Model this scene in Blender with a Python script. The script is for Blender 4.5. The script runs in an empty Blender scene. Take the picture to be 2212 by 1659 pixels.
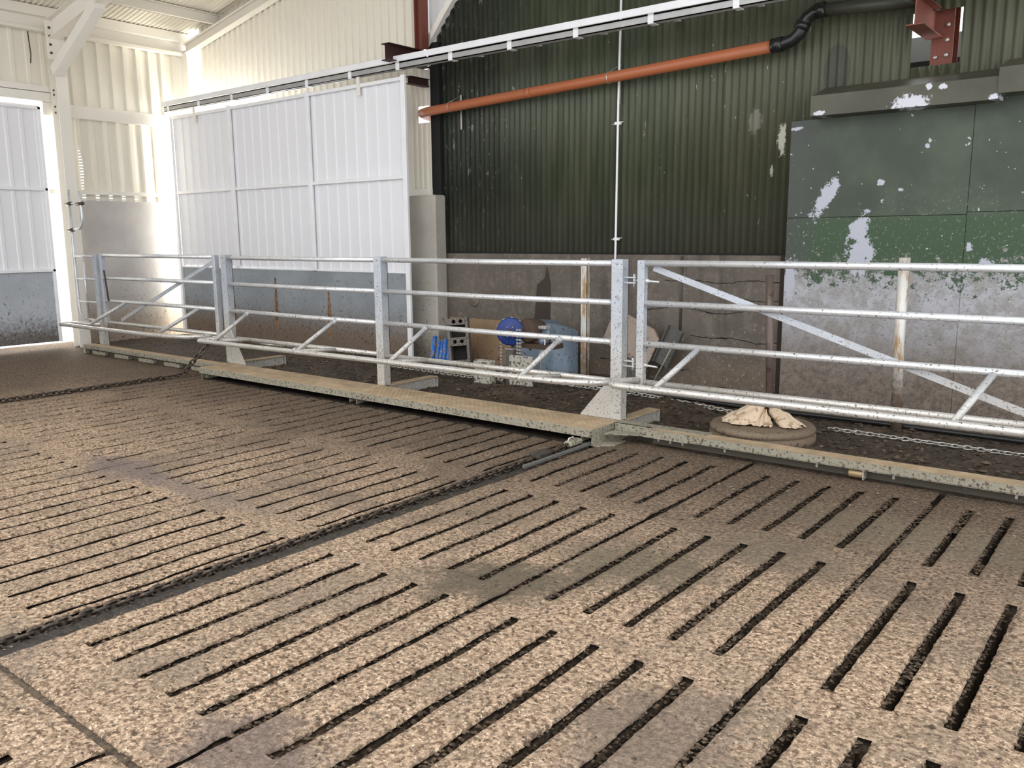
import bpy, bmesh, math, random
import numpy as np
from mathutils import Vector, Matrix, noise
S = bpy.context.scene
C = S.collection
random.seed(7)

# ------------------------------------------------------------------ camera
F_PX = 1831.24                                  # focal length for a 2212 px wide frame
cam_d = bpy.data.cameras.new('camera'); cam = bpy.data.objects.new('camera', cam_d); C.objects.link(cam)
cam_d.sensor_width = 36; cam_d.lens = F_PX/2212*36; cam_d.clip_end = 200; cam_d.clip_start = .05
right = Vector((.7817524, .62353742, -.00801668)); down = Vector((.10032377, -.13844716, -.98527536)); fwd = Vector((-.61546594, .76943711, -.17078702))
M = Matrix((right, -down, -fwd)).transposed().to_4x4(); M.translation = (0, 0, 1.55); cam.matrix_world = M
S.camera = cam
# ------------------------------------------------------------------ light
W = bpy.data.worlds.new('world'); S.world = W; W.use_nodes = True
bg = W.node_tree.nodes['Background']; bg.inputs[0].default_value = (.95, .97, 1.0, 1); bg.inputs[1].default_value = 1.9
def area(name, loc, target, size, size_y, power, col):
    l = bpy.data.lights.new(name, 'AREA'); l.shape = 'RECTANGLE'; l.size = size; l.size_y = size_y; l.energy = power; l.color = col
    o = bpy.data.objects.new(name, l); C.objects.link(o); o.location = loc
    o.rotation_euler = (Vector(target)-Vector(loc)).to_track_quat('-Z', 'Y').to_euler(); return o
area('doorway_daylight_back', (-12.0, 9.0, 2.0), (-12.9, 7.2, 1.8), 1.2, 3.2, 420, (1, .96, .86))
area('doorway_daylight_side', (-14.2, 5.9, 1.6), (-12.4, 5.4, 1.4), .8, 3.0, 60, (1, .93, .8))
sl = bpy.data.lights.new('sun', 'SUN'); sl.energy = .55; sl.angle = math.radians(60); sl.color = (1, .95, .86)
so = bpy.data.objects.new('sun', sl); C.objects.link(so); so.rotation_euler = Vector((-.25, .35, -.9)).to_track_quat('-Z', 'Y').to_euler()
S.view_settings.view_transform = 'Standard'; S.view_settings.look = 'None'; S.view_settings.gamma = 1; S.view_settings.use_curve_mapping = False
S.view_settings.exposure = 0.28

# ------------------------------------------------------------------ materials
class NT:
    def __init__(s, name, rough=.6, metal=0, spec=.4):
        s.m = bpy.data.materials.new(name); s.m.use_nodes = True; s.t = s.m.node_tree; s.n = s.t.nodes; s.b = s.n['Principled BSDF']
        s.b.inputs['Roughness'].default_value = rough; s.b.inputs['Metallic'].default_value = metal; s.b.inputs['Specular IOR Level'].default_value = spec
        s.g = s.n.new('ShaderNodeNewGeometry'); s.pos = s.g.outputs['Position']
    def val(s, sock, v):
        if isinstance(v, bpy.types.NodeSocket): s.t.links.new(v, sock)
        elif isinstance(v, tuple) and len(v) == 3 and sock.type == 'RGBA': sock.default_value = (*v, 1)
        else: sock.default_value = v
    def scale(s, v, sc=(1, 1, 1), loc=(0, 0, 0)):
        n = s.n.new('ShaderNodeMapping'); s.val(n.inputs[0], v); n.inputs['Scale'].default_value = sc; n.inputs['Location'].default_value = loc; return n.outputs[0]
    def noise(s, sc, det=4, rough=.6, v=None, dist=0):
        n = s.n.new('ShaderNodeTexNoise'); s.val(n.inputs['Vector'], v or s.pos); n.inputs['Scale'].default_value = sc; n.inputs['Detail'].default_value = det
        n.inputs['Roughness'].default_value = rough; n.inputs['Distortion'].default_value = dist; return n.outputs['Fac']
    def voro(s, sc, v=None, feat='F1', out='Distance'):
        n = s.n.new('ShaderNodeTexVoronoi'); n.feature = feat; s.val(n.inputs['Vector'], v or s.pos); n.inputs['Scale'].default_value = sc; return n.outputs[out]
    def ramp(s, f, a, b):
        n = s.n.new('ShaderNodeMapRange'); s.val(n.inputs[0], f); n.inputs[1].default_value = a; n.inputs[2].default_value = b; n.interpolation_type = 'SMOOTHSTEP'
        return n.outputs[0]
    def math(s, op, a, b=0, c=0):
        n = s.n.new('ShaderNodeMath'); n.operation = op; s.val(n.inputs[0], a); s.val(n.inputs[1], b); s.val(n.inputs[2], c); return n.outputs[0]
    def mix(s, f, a, b):
        n = s.n.new('ShaderNodeMix'); n.data_type = 'RGBA'; s.val(n.inputs[0], f); s.val(n.inputs[6], a); s.val(n.inputs[7], b); return n.outputs[2]
    def xyz(s, v=None):
        n = s.n.new('ShaderNodeSeparateXYZ'); s.val(n.inputs[0], v or s.pos); return n.outputs
    def blob(s, cx, cy, rx, ry, u, v, wob=None, rot=0):
        """soft-edged patch with an irregular rim on the plane given by sockets u, v"""
        du = s.math('SUBTRACT', u, cx); dv = s.math('SUBTRACT', v, cy)
        if rot:
            c, q = math.cos(rot), math.sin(rot)
            a = s.math('ADD', s.math('MULTIPLY', du, c), s.math('MULTIPLY', dv, q)); b = s.math('SUBTRACT', s.math('MULTIPLY', dv, c), s.math('MULTIPLY', du, q)); du, dv = a, b
        d = s.math('SQRT', s.math('ADD', s.math('POWER', s.math('ABSOLUTE', s.math('DIVIDE', du, rx)), 2), s.math('POWER', s.math('ABSOLUTE', s.math('DIVIDE', dv, ry)), 2)))
        if wob is not None: d = s.math('ADD', d, wob)
        return d
    def col(s, c): s.val(s.b.inputs['Base Color'], c)
    def bump(s, h, st=.3, d=.01):
        n = s.n.new('ShaderNodeBump'); n.inputs['Strength'].default_value = st; n.inputs['Distance'].default_value = d; s.val(n.inputs['Height'], h); s.t.links.new(n.outputs[0], s.b.inputs['Normal'])
    def done(s): return s.m

def plain(name, c, rough=.5, metal=0, dirt=0, dc=(.07, .045, .03), sc=60, var=.12, spec=.4):
    k = NT(name, rough, metal, spec); base = k.mix(k.noise(3, 3), tuple(x*(1-var) for x in c), tuple(min(1, x*(1+var)) for x in c))
    if dirt:
        f = k.math('MULTIPLY', k.ramp(k.noise(sc, 3), .62-dirt*.25, .66-dirt*.25), .85); base = k.mix(f, base, dc)
    k.col(base); return k.done()

def m_floor():
    k = NT('dunged_concrete', .85, 0, .2); x, y, z = k.xyz()
    fine = k.noise(48, 5, .68); mid = k.noise(17, 5, .7); big = k.noise(1.5, 5, .65); b2 = k.noise(4.2, 5, .7)
    c = k.mix(k.ramp(fine, .36, .62), (.125, .080, .052), (.55, .395, .268))
    c = k.mix(k.math('MULTIPLY', k.ramp(mid, .46, .62), .55), c, (.285, .205, .135))
    c = k.mix(k.math('MULTIPLY', k.ramp(k.noise(30, 5, .72), .53, .60), .8), c, (.085, .053, .032))
    c = k.mix(k.math('MULTIPLY', k.ramp(k.noise(64, 4, .7), .56, .63), .8), c, (.80, .64, .47))
    c = k.mix(k.math('MULTIPLY', k.ramp(big, .44, .66), .55), c, k.mix(fine, (.10, .077, .057), (.27, .215, .16)))
    c = k.mix(k.math('MULTIPLY', k.ramp(b2, .56, .68), .4), c, k.mix(fine, (.09, .065, .045), (.25, .19, .135)))
    # trampled, damper muck towards the barrier and far end, with light falloff painted in
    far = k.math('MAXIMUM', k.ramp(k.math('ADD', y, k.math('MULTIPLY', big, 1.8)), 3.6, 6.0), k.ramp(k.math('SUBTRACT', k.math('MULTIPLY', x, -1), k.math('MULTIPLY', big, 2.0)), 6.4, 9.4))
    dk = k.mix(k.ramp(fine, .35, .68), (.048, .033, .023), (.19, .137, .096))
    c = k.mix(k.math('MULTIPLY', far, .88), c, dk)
    wob = k.math('MULTIPLY', k.math('SUBTRACT', k.noise(7, 6, .75), .5), 2.6)
    for cx, cy, rx, ry, rot, col, a in ((-2.35, 2.82, .42, .26, .5, (.115, .092, .064), .95), (-1.95, 3.35, .40, .30, .3, (.13, .105, .072), .8), (-1.5, 3.9, .5, .25, 0, (.15, .12, .085), .6),
                                (-5.6, 2.75, .5, .18, 0, (.17, .13, .12), .8), (-4.9, 2.75, .7, .13, 0, (.17, .135, .12), .6), (-2.15, 1.35, .28, .2, .4, (.145, .11, .095), .75), (-1.2, 2.15, .28, .35, 0, (.15, .115, .09), .7),
                                (-1.0, 4.6, .8, .3, 0, (.16, .13, .09), .6), (-.75, 1.9, .2, .32, 0, (.15, .12, .09), .6), (-4.0, 3.2, .8, .12, 0, (.15, .115, .085), .5), (-3.0, 3.6, .5, .3, .4, (.17, .13, .09), .45)):
        c = k.mix(k.math('MULTIPLY', k.ramp(k.blob(cx, cy, rx, ry, x, y, wob, rot), 1.3, .45), a), c, k.mix(fine, tuple(q*.6 for q in col), tuple(q*1.45 for q in col)))
    k.col(c); k.val(k.b.inputs['Roughness'], k.math('SUBTRACT', .95, k.math('MULTIPLY', big, .2)))
    h = k.math('ADD', k.math('MULTIPLY', fine, .7), k.math('MULTIPLY', mid, 1.3)); k.bump(h, 1, .014); return k.done()
def m_muck(name='muck', a=(.035, .024, .015), b=(.15, .11, .07), sc=38, rough=.65, spec=.4):
    k = NT(name, rough, 0, spec); f = k.noise(sc, 6, .75); g = k.noise(4, 4)
    c = k.mix(k.ramp(f, .36, .68), a, b); c = k.mix(k.math('MULTIPLY', k.ramp(g, .5, .75), .5), c, tuple(q*1.4 for q in b)); k.col(c); k.bump(f, .9 if sc > 10 else .2, .015); return k.done()
def m_galv(name, base=(.60, .60, .58), dust=(.62, .55, .42), dirt=.5, metal=.35, rough=.42, lowz=.5, sc=55):
    k = NT(name, rough, metal, .5); x, y, z = k.xyz(); n1 = k.noise(5, 4); spk = k.noise(sc, 4, .7)
    c = k.mix(k.ramp(n1, .35, .65), tuple(q*.86 for q in base), base)
    c = k.mix(k.math('MULTIPLY', k.ramp(z, lowz+.55, lowz-.25), .55), c, dust)
    c = k.mix(k.math('MULTIPLY', k.ramp(k.math('SUBTRACT', spk, k.math('MULTIPLY', z, .035)), .66-dirt*.14, .70-dirt*.14), .9), c, (.085, .06, .04))
    c = k.mix(k.math('MULTIPLY', k.ramp(k.noise(12, 5, .7), .62, .7), .5*dirt), c, (.30, .22, .13))
    k.col(c); k.bump(spk, .12, .004); return k.done()
def m_wallconc(name, base, streak=0, dirtz=.9, muck=(.19, .13, .085), dens=.55, spot=(.05, .035, .022)):
    """painted or bare concrete splashed with dung: a brown splash zone up to dirtz, spots above"""
    k = NT(name, .75, 0, .3); x, y, z = k.xyz(); n1 = k.noise(1.3, 5); n2 = k.noise(22, 5, .75); n3 = k.noise(55, 4, .7)
    c = k.mix(k.ramp(n1, .3, .7), tuple(q*.78 for q in base), base); c = k.mix(k.math('MULTIPLY', k.ramp(k.noise(8, 6, .8), .48, .62), .45 if streak else .12), c, tuple(q*1.55 for q in base) if streak else tuple(q*.8 for q in base))
    low = k.ramp(k.math('ADD', z, k.math('MULTIPLY', k.math('SUBTRACT', n2, .5), .8)), dirtz, dirtz*.25)
    c = k.mix(k.math('MULTIPLY', low, dens), c, k.mix(n3, tuple(q*.6 for q in muck), tuple(q*1.5 for q in muck)))
    c = k.mix(k.math('MULTIPLY', k.ramp(k.math('SUBTRACT', k.noise(21, 5, .8), k.math('MULTIPLY', z, .05)), .565, .605), .85), c, spot)
    if streak:
        sv = k.scale(k.pos, (3, 3, .35)); c = k.mix(k.math('MULTIPLY', k.ramp(k.noise(2.2, 4, .6, sv), .52, .72), streak), c, tuple(q*.45 for q in base))
    k.col(c); k.bump(n2, .25, .006); return k.done()
def m_green():
    k = NT('green_paint_corrugated', .5, .1, .45); x, y, z = k.xyz(); v = k.scale(k.pos, (5, 1, .5))
    c = k.mix(k.ramp(k.noise(1.5, 4, .6, v), .35, .68), (.046, .057, .032), (.086, .096, .056))
    c = k.mix(k.math('MULTIPLY', k.ramp(k.math('ADD', x, k.noise(2, 3)), -4.2, -3.0), .35), c, (.080, .072, .042))
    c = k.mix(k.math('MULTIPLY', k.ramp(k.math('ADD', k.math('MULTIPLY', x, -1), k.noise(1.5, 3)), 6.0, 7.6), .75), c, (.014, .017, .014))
    c = k.mix(k.math('MULTIPLY', k.ramp(k.math('ADD', z, k.math('MULTIPLY', k.noise(2, 3), .5)), 2.5, 1.6), .6), c, (.108, .106, .084))  # lower sheets coloured lighter, making up for light missing at the wall foot
    dv = k.scale(k.pos, (1, 1, .28))
    f = k.math('MULTIPLY', k.ramp(k.noise(26, 3, .7, dv), .69, .715), k.ramp(k.noise(1.3, 3), .45, .6)); c = k.mix(f, c, (.50, .50, .42))
    f = k.math('MULTIPLY', k.ramp(k.noise(22, 4, .8, dv), .60, .66), k.ramp(k.math('ADD', k.math('MULTIPLY', x, -1), k.noise(2, 3)), 6.7, 7.6)); c = k.mix(k.math('MULTIPLY', f, .7), c, (.28, .29, .25))
    wob = k.math('MULTIPLY', k.math('SUBTRACT', k.noise(22, 6, .8), .5), 3.5)
    for cx, cz, rx, rz, col, a in ((-3.13, 2.42, .035, .13, (.62, .60, .52), 1), (-3.4, 2.62, .06, .11, (.25, .25, .2), .6), (-2.66, 2.98, .12, .24, (.035, .037, .025), .75), (-3.22, 2.15, .015, .06, (.5, .5, .42), 1)):
        c = k.mix(k.math('MULTIPLY', k.ramp(k.blob(cx, cz, rx, rz, x, z, wob if col[0] > .1 else None), 1.05, .9), a), c, col)
    k.col(c); k.bump(k.noise(40, 4), .08, .003); return k.done()
def m_peel():
    """flat door sheets: green paint worn off to grey zinc below, splashed brown at the foot"""
    k = NT('peeling_green_paint', .5, .1, .4); x, y, z = k.xyz(); n = k.noise(16, 8, .85); n2 = k.noise(3, 4); nn = k.noise(48, 6, .8); n7 = k.noise(7, 6, .75)
    g = k.mix(k.ramp(n2, .3, .7), (.046, .060, .042), (.070, .090, .062)); g = k.mix(k.ramp(z, 1.75, 1.65), g, (.045, .080, .040))
    g = k.mix(k.math('MULTIPLY', k.ramp(k.math('ADD', x, k.math('MULTIPLY', n2, .5)), -2.35, -2.75), .7), g, (.066, .068, .064))
    zinc = k.mix(k.ramp(n7, .38, .62), (.31, .30, .29), (.46, .46, .50)); zinc = k.mix(k.math('MULTIPLY', k.ramp(nn, .52, .62), .5), zinc, (.17, .145, .12))
    lim = k.math('ADD', z, k.math('ADD', k.math('MULTIPLY', k.math('SUBTRACT', n, .5), 1.5), k.math('MULTIPLY', k.math('SUBTRACT', n7, .5), .8)))
    f = k.ramp(lim, 1.22, 1.17); c = k.mix(f, g, zinc)
    wob = k.math('ADD', k.math('MULTIPLY', k.math('SUBTRACT', k.noise(18, 8, .8), .5), 3.0), k.math('MULTIPLY', k.math('SUBTRACT', n7, .5), 2.4))
    fl = k.math('MULTIPLY', k.ramp(k.noise(30, 5, .85), .60, .615), k.ramp(k.math('SUBTRACT', z, k.math('MULTIPLY', n2, 1.4)), 1.35, .75)); c = k.mix(fl, c, (.34, .38, .33))
    fl = k.ramp(k.noise(17, 2, .6), .715, .725); c = k.mix(fl, c, (.42, .48, .42))
    for cx, cz, rx, rz, rot in ((-2.64, 1.86, .06, .19, -.5), (-2.57, 1.97, .05, .10, -.3), (-2.34, 1.58, .07, .13, -.2), (-2.32, 1.38, .10, .16, 0), (-2.17, 1.985, .03, .026, 0), (-2.01, 1.92, .02, .014, 0), (-2.93, 1.15, .06, .2, 0), (-1.82, 2.27, .02, .02, 0), (-1.45, 1.44, .03, .035, 0), (-1.33, 1.3, .045, .05, 0), (-2.93, 2.49, .05, .016, 0)):
        c = k.mix(k.ramp(k.blob(cx, cz, rx, rz, x, z, wob, rot), 1.0, .93), c, (.46, .47, .53))
    low = k.ramp(k.math('ADD', z, k.math('MULTIPLY', k.math('SUBTRACT', nn, .5), .9)), .98, .2); c = k.mix(k.math('MULTIPLY', low, .9), c, k.mix(k.ramp(n, .35, .65), (.085, .06, .042), (.25, .195, .145)))
    c = k.mix(k.math('MULTIPLY', k.ramp(k.math('SUBTRACT', nn, k.math('MULTIPLY', z, .06)), .56, .60), .8), c, (.055, .04, .028))
    k.col(c); k.bump(n, .12, .003); return k.done()
def m_perf(name, c):
    """perforated wall cladding: real slots cut through the crowns (transparent), in horizontal rows"""
    k = NT(name, .5, .05, .4); x, y, z = k.xyz(); k.col(k.mix(k.noise(3, 3), tuple(q*.95 for q in c), c))
    a = k.math('GREATER_THAN', k.math('FRACT', k.math('MULTIPLY', z, 1/.042)), .68)
    u = k.math('FRACT', k.math('MULTIPLY', y, 1/.2)); b = k.math('MULTIPLY', k.math('GREATER_THAN', u, .36), k.math('LESS_THAN', u, .64))
    p = k.math('MAXIMUM', k.ramp(k.blob(6.03, 2.55, .10, .42, y, z), 1.0, .9), k.math('MULTIPLY', k.math('LESS_THAN', z, 2.24), k.ramp(k.noise(1.1, 2), .38, .42)))
    f = k.math('MULTIPLY', k.math('MULTIPLY', a, b), p)
    tr = k.n.new('ShaderNodeBsdfTransparent'); mx = k.n.new('ShaderNodeMixShader'); k.t.links.new(f, mx.inputs[0]); k.t.links.new(k.b.outputs[0], mx.inputs[1]); k.t.links.new(tr.outputs[0], mx.inputs[2])
    k.t.links.new(mx.outputs[0], k.n['Material Output'].inputs[0]); k.bump(k.math('FRACT', k.math('MULTIPLY', z, 1/.042)), .25, .003); return k.done()

MT = dict(
 floor=m_floor(), slotside=m_muck('slot_side_muck', (.032, .021, .013), (.17, .12, .075), 40), muck=m_muck('muck', (.022, .015, .010), (.115, .082, .055), 30), shademuck=m_muck('shade_black_muck', (.008, .006, .004), (.03, .022, .015), 30, .7, .2), channelmuck=m_muck('channel_muck', (.018, .015, .012), (.085, .068, .053), 45, .45, .45), shadeweb=m_galv('shade_dark_muddy_web', (.085, .08, .06), (.07, .06, .042), dirt=1.0, metal=.1, rough=.7, sc=30), muckdry=m_muck('crusted_muck', (.06, .042, .027), (.22, .165, .11), 30, .8, .25), pit=plain('slurry', (.012, .009, .006), .5),  # walkway strip and web colours carry painted shade on top of the muck
 galv=m_galv('galvanised_tube', (.70, .71, .72), (.56, .48, .35), dirt=.68, metal=.45, rough=.36, lowz=.4), galvclean=m_galv('galvanised_plate', (.50, .53, .58), dirt=.72, metal=.25, rough=.5, sc=75), galvdirty=m_galv('galvanised_splashed', (.36, .36, .31), (.33, .285, .19), dirt=.85, metal=.2, rough=.6, lowz=.3, sc=48),
 deck=m_muck('dusty_deck', (.35, .26, .165), (.46, .35, .225), 7, .8, .2), rail=m_galv('rail_galv', (.45, .45, .44), dirt=.2, lowz=-2),
 white=plain('white_paint', (.82, .82, .845), .5, 0, var=.02), whitebar=plain('white_bar', (.86, .86, .87), .4), cream=plain('cream_cladding', (.81, .765, .66), .5, 0, var=.03), creambar=plain('cream_steel', (.84, .80, .72), .45, 0, var=.03), perf=m_perf('perforated_cream_cladding', (.82, .78, .68)),
 kick=m_wallconc('grey_kick_sheet', (.33, .36, .385), 0, .75, (.17, .115, .075), .9), kickl=m_wallconc('grey_kick_sheet_light', (.50, .53, .57), 0, .55, (.09, .065, .045), .85),
 paleconc=m_wallconc('pale_concrete', (.60, .57, .54), 0, .75, (.30, .22, .15), .75), pillar=m_wallconc('pillar_concrete', (.47, .44, .38), 0, .45, (.18, .13, .09), .6), oldconc=m_wallconc('old_concrete', (.155, .132, .110), .55, .5, (.16, .115, .075), .5, (.33, .30, .26)),
 green=m_green(), peel=m_peel(), lintel=plain('dark_green_steel', (.078, .078, .056), .5, .1), redox=plain('red_oxide_steel', (.20, .062, .042), .6, .1, .1), darkred=plain('dark_red_steel', (.045, .018, .015), .6), orange=plain('orange_pipe', (.40, .125, .052), .38, 0, var=.08), black=plain('black_plastic', (.014, .014, .014), .25, 0), dgrey=plain('dark_green_pipe', (.05, .052, .038), .45),
 blue=plain('blue_paint', (.008, .045, .24), .4, .1, .35), bluepipe=plain('blue_pipe', (.02, .16, .58), .45, 0, .45, (.28, .25, .20), 30), bluegrey=plain('blue_grey_zinc', (.22, .28, .35), .45, .3, .04, (.1, .08, .06), 30), rust=plain('rusty_iron', (.085, .055, .04), .75, .1, .3), chain=m_galv('chain_steel', (.62, .60, .55), dirt=.1, metal=.7, rough=.3, lowz=-3), chainrust=plain('muddy_chain', (.055, .042, .032), .33, .35, .3, (.14, .10, .07)),
 block=plain('spattered_block', (.46, .44, .38), .8, 0, .36, (.07, .05, .035), 30, .12, .2), brick=plain('perforated_concrete', (.21, .19, .165), .8, 0, .3), board=m_wallconc('mdf_board', (.42, .29, .17), 0, .9, (.22, .14, .085), .7), board2=m_wallconc('pale_board', (.44, .35, .29), 0, .3), rustpost=None, timber=plain('dark_board', (.12, .12, .11), .8, 0, .2), darkgap=plain('dark_reveal', (.010, .010, .009), .8), redpost=plain('red_brown_post', (.135, .098, .086), .32, .3, .25, (.09, .05, .04), 12), rubber=m_wallconc('muddy_tyre', (.13, .105, .08), 0, .6, (.21, .155, .105), .8), cloth=plain('paper_sack', (.70, .55, .40), .8, 0, .22, (.36, .25, .15), 22, .15), bolt=plain('bolt', (.45, .42, .38), .35, .7), boltdark=plain('bolt_dark', (.08, .06, .05), .5, .3), outwall=plain('next_shed_sheet', (.22, .22, .21), .6), duster=plain('dust_top', (.2, .17, .12), .9), ropewh=plain('white_conduit', (.86, .86, .86), .4))
k = NT('rust_streaked_tube', .5, .25, .4); x, y, z = k.xyz()
c = k.mix(k.ramp(k.noise(6, 5, .7, k.scale(k.pos, (3, 3, .6))), .46, .6), (.66, .64, .60), (.42, .27, .14)); c = k.mix(k.ramp(k.math('ADD', z, k.math('MULTIPLY', k.noise(25, 4), .8)), 1.05, .55), c, (.20, .145, .105)); k.col(c); MT['rustpost'] = k.done()

# ------------------------------------------------------------------ mesh helpers
class MB:
    def __init__(s): s.v = []; s.f = []; s.mi = []; s.sm = []
    def add(s, vs, fs, mi=0, sm=False):
        n = len(s.v); s.v += [tuple(v) for v in vs]; s.f += [tuple(i+n for i in f) for f in fs]; s.mi += [mi]*len(fs); s.sm += [sm]*len(fs); return s
    def box(s, x0, y0, z0, x1, y1, z1, mi=0, m=None, bev=0):
        x0, x1 = sorted((x0, x1)); y0, y1 = sorted((y0, y1)); z0, z1 = sorted((z0, z1))
        if bev:
            b = min(bev, (x1-x0)*.4, (y1-y0)*.4, (z1-z0)*.4); bm = bmesh.new(); bmesh.ops.create_cube(bm, size=1)
            for v in bm.verts: v.co = ((x0+x1)/2+v.co.x*(x1-x0), (y0+y1)/2+v.co.y*(y1-y0), (z0+z1)/2+v.co.z*(z1-z0))
            bmesh.ops.bevel(bm, geom=bm.edges[:], offset=b, segments=1, affect='EDGES'); bm.verts.index_update()
            vs = [v.co.copy() for v in bm.verts]; fs = [[v.index for v in f.verts] for f in bm.faces]; bm.free()
        else:
            vs = [Vector(p) for p in ((x0, y0, z0), (x1, y0, z0), (x1, y1, z0), (x0, y1, z0), (x0, y0, z1), (x1, y0, z1), (x1, y1, z1), (x0, y1, z1))]
            fs = [(3, 2, 1, 0), (4, 5, 6, 7), (0, 1, 5, 4), (1, 2, 6, 5), (2, 3, 7, 6), (3, 0, 4, 7)]
        if m is not None: vs = [m @ v for v in vs]
        return s.add(vs, fs, mi)
    def tube(s, pts, r, seg=12, mi=0, closed=False, caps=True):
        pts = [Vector(p) for p in pts]; n = len(pts); rs = r if isinstance(r, (list, tuple)) else [r]*n; vs = []; up = None
        for i, p in enumerate(pts):
            a = pts[(i-1) % n] if (i or closed) else pts[0]; b = pts[(i+1) % n] if (i < n-1 or closed) else pts[-1]
            t = (b-a).normalized()
            if up is None: up = t.orthogonal().normalized()
            up = (up-t*up.dot(t)).normalized(); q = t.cross(up)
            vs += [p+(up*math.cos(2*math.pi*j/seg)+q*math.sin(2*math.pi*j/seg))*rs[i] for j in range(seg)]
        fs = []
        for i in range(n if closed else n-1):
            for j in range(seg):
                k2 = (i+1) % n; fs.append((i*seg+j, i*seg+(j+1) % seg, k2*seg+(j+1) % seg, k2*seg+j))
        s.add(vs, fs, mi, True)
        if caps and not closed:
            b = len(s.v)-len(vs); s.f += [tuple(b+j for j in range(seg))[::-1], tuple(b+(n-1)*seg+j for j in range(seg))]; s.mi += [mi]*2; s.sm += [False]*2
        return s
    def prism(s, poly, h, m=None, mi=0, ngon=True):
        """poly in local xy, extruded along local z by h"""
        n = len(poly); vs = [Vector((a, b, 0)) for a, b in poly]+[Vector((a, b, h)) for a, b in poly]
        if m is not None: vs = [m @ v for v in vs]
        fs = [tuple(range(n))[::-1], tuple(range(n, 2*n))]+[(i, (i+1) % n, n+(i+1) % n, n+i) for i in range(n)]
        return s.add(vs, fs, mi)
    def lathe(s, prof, loc, seg=32, m=None, mi=0):
        vs = []
        for r, z in prof:
            for j in range(seg):
                a = 2*math.pi*j/seg; p = Vector((r*math.cos(a), r*math.sin(a), z)); vs.append((m @ p if m is not None else p)+Vector(loc))
        fs = [(i*seg+j, i*seg+(j+1) % seg, (i+1)*seg+(j+1) % seg, (i+1)*seg+j) for i in range(len(prof)-1) for j in range(seg)]
        return s.add(vs, fs, mi, True)
    def mesh(s, name, mats):
        me = bpy.data.meshes.new(name); me.from_pydata([tuple(v) for v in s.v], [], s.f); me.update()
        for m in mats: me.materials.append(m)
        me.polygons.foreach_set('material_index', s.mi); me.polygons.foreach_set('use_smooth', s.sm); return me
    def build(s, name, mat, parent=None, label=None):
        mats = [MT[q] if isinstance(q, str) else q for q in (mat if isinstance(mat, (list, tuple)) else [mat])]
        o = bpy.data.objects.new(name, s.mesh(name, mats)); C.objects.link(o)
        if parent is not None: o.parent = parent
        if label: o['label'] = label
        return o
def tag(o, label=None, cat=None, group=None, kind=None):
    for k_, v in (('label', label), ('category', cat), ('group', group), ('kind', kind)):
        if v: o[k_] = v
    return o
def empty(name, loc, label=None, cat=None, group=None, kind=None):
    """an Empty at the thing's base; children are modelled in world coordinates and moved back by its location"""
    o = bpy.data.objects.new(name, None); C.objects.link(o); o.empty_display_size = .1; o['_b'] = list(loc); return tag(o, label, cat, group, kind)
def settle():
    for o in list(S.objects):
        if '_b' in o.keys():
            b = Vector(list(o['_b'])); del o['_b']; o.location = b
            for ch in o.children: ch.location = ch.location-b
def rot(ax, deg): return Matrix.Rotation(math.radians(deg), 4, ax)
def T(x, y, z): return Matrix.Translation((x, y, z))
def nz(x, y, z=0, s=1): return noise.noise(Vector((x*s, y*s, z*s)))
def isec(mb, p0, p1, h, b, up=(0, 0, 1), t=.012, mi=0):
    """I section member from p0 to p1: depth h along up, flange width b"""
    p0 = Vector(p0); p1 = Vector(p1); d = (p1-p0); L = d.length; d.normalize(); up = Vector(up); up = (up-d*up.dot(d)).normalized(); w = d.cross(up)
    m = Matrix((w, up, d)).transposed().to_4x4(); m.translation = p0
    mb.box(-b/2, h/2-t, 0, b/2, h/2, L, mi, m); mb.box(-b/2, -h/2, 0, b/2, -h/2+t, L, mi, m); mb.box(-t/2, -h/2+t, 0, t/2, h/2-t, L, mi, m); return mb
def bar(mb, p0, p1, w, h, up=(0, 0, 1), mi=0, bev=0):
    p0 = Vector(p0); p1 = Vector(p1); d = (p1-p0); L = d.length; d.normalize(); up = Vector(up); up = (up-d*up.dot(d)).normalized(); s_ = d.cross(up)
    m = Matrix((s_, up, d)).transposed().to_4x4(); m.translation = p0; return mb.box(-w/2, -h/2, 0, w/2, h/2, L, mi, m, bev)
def bolt(x, y, z, ax, r=.012, name='bolt', parent=None, mat='bolt'):
    mb = MB(); m = {'x': rot('Y', 90), '-x': rot('Y', -90), '-y': rot('X', 90), 'z': Matrix.Identity(4)}[ax]
    mb.lathe([(0, r*.9), (r*.7, r*.9), (r, r*.6), (r, 0)], (x, y, z), 8, m); return mb.build(name, mat, parent)

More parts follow.
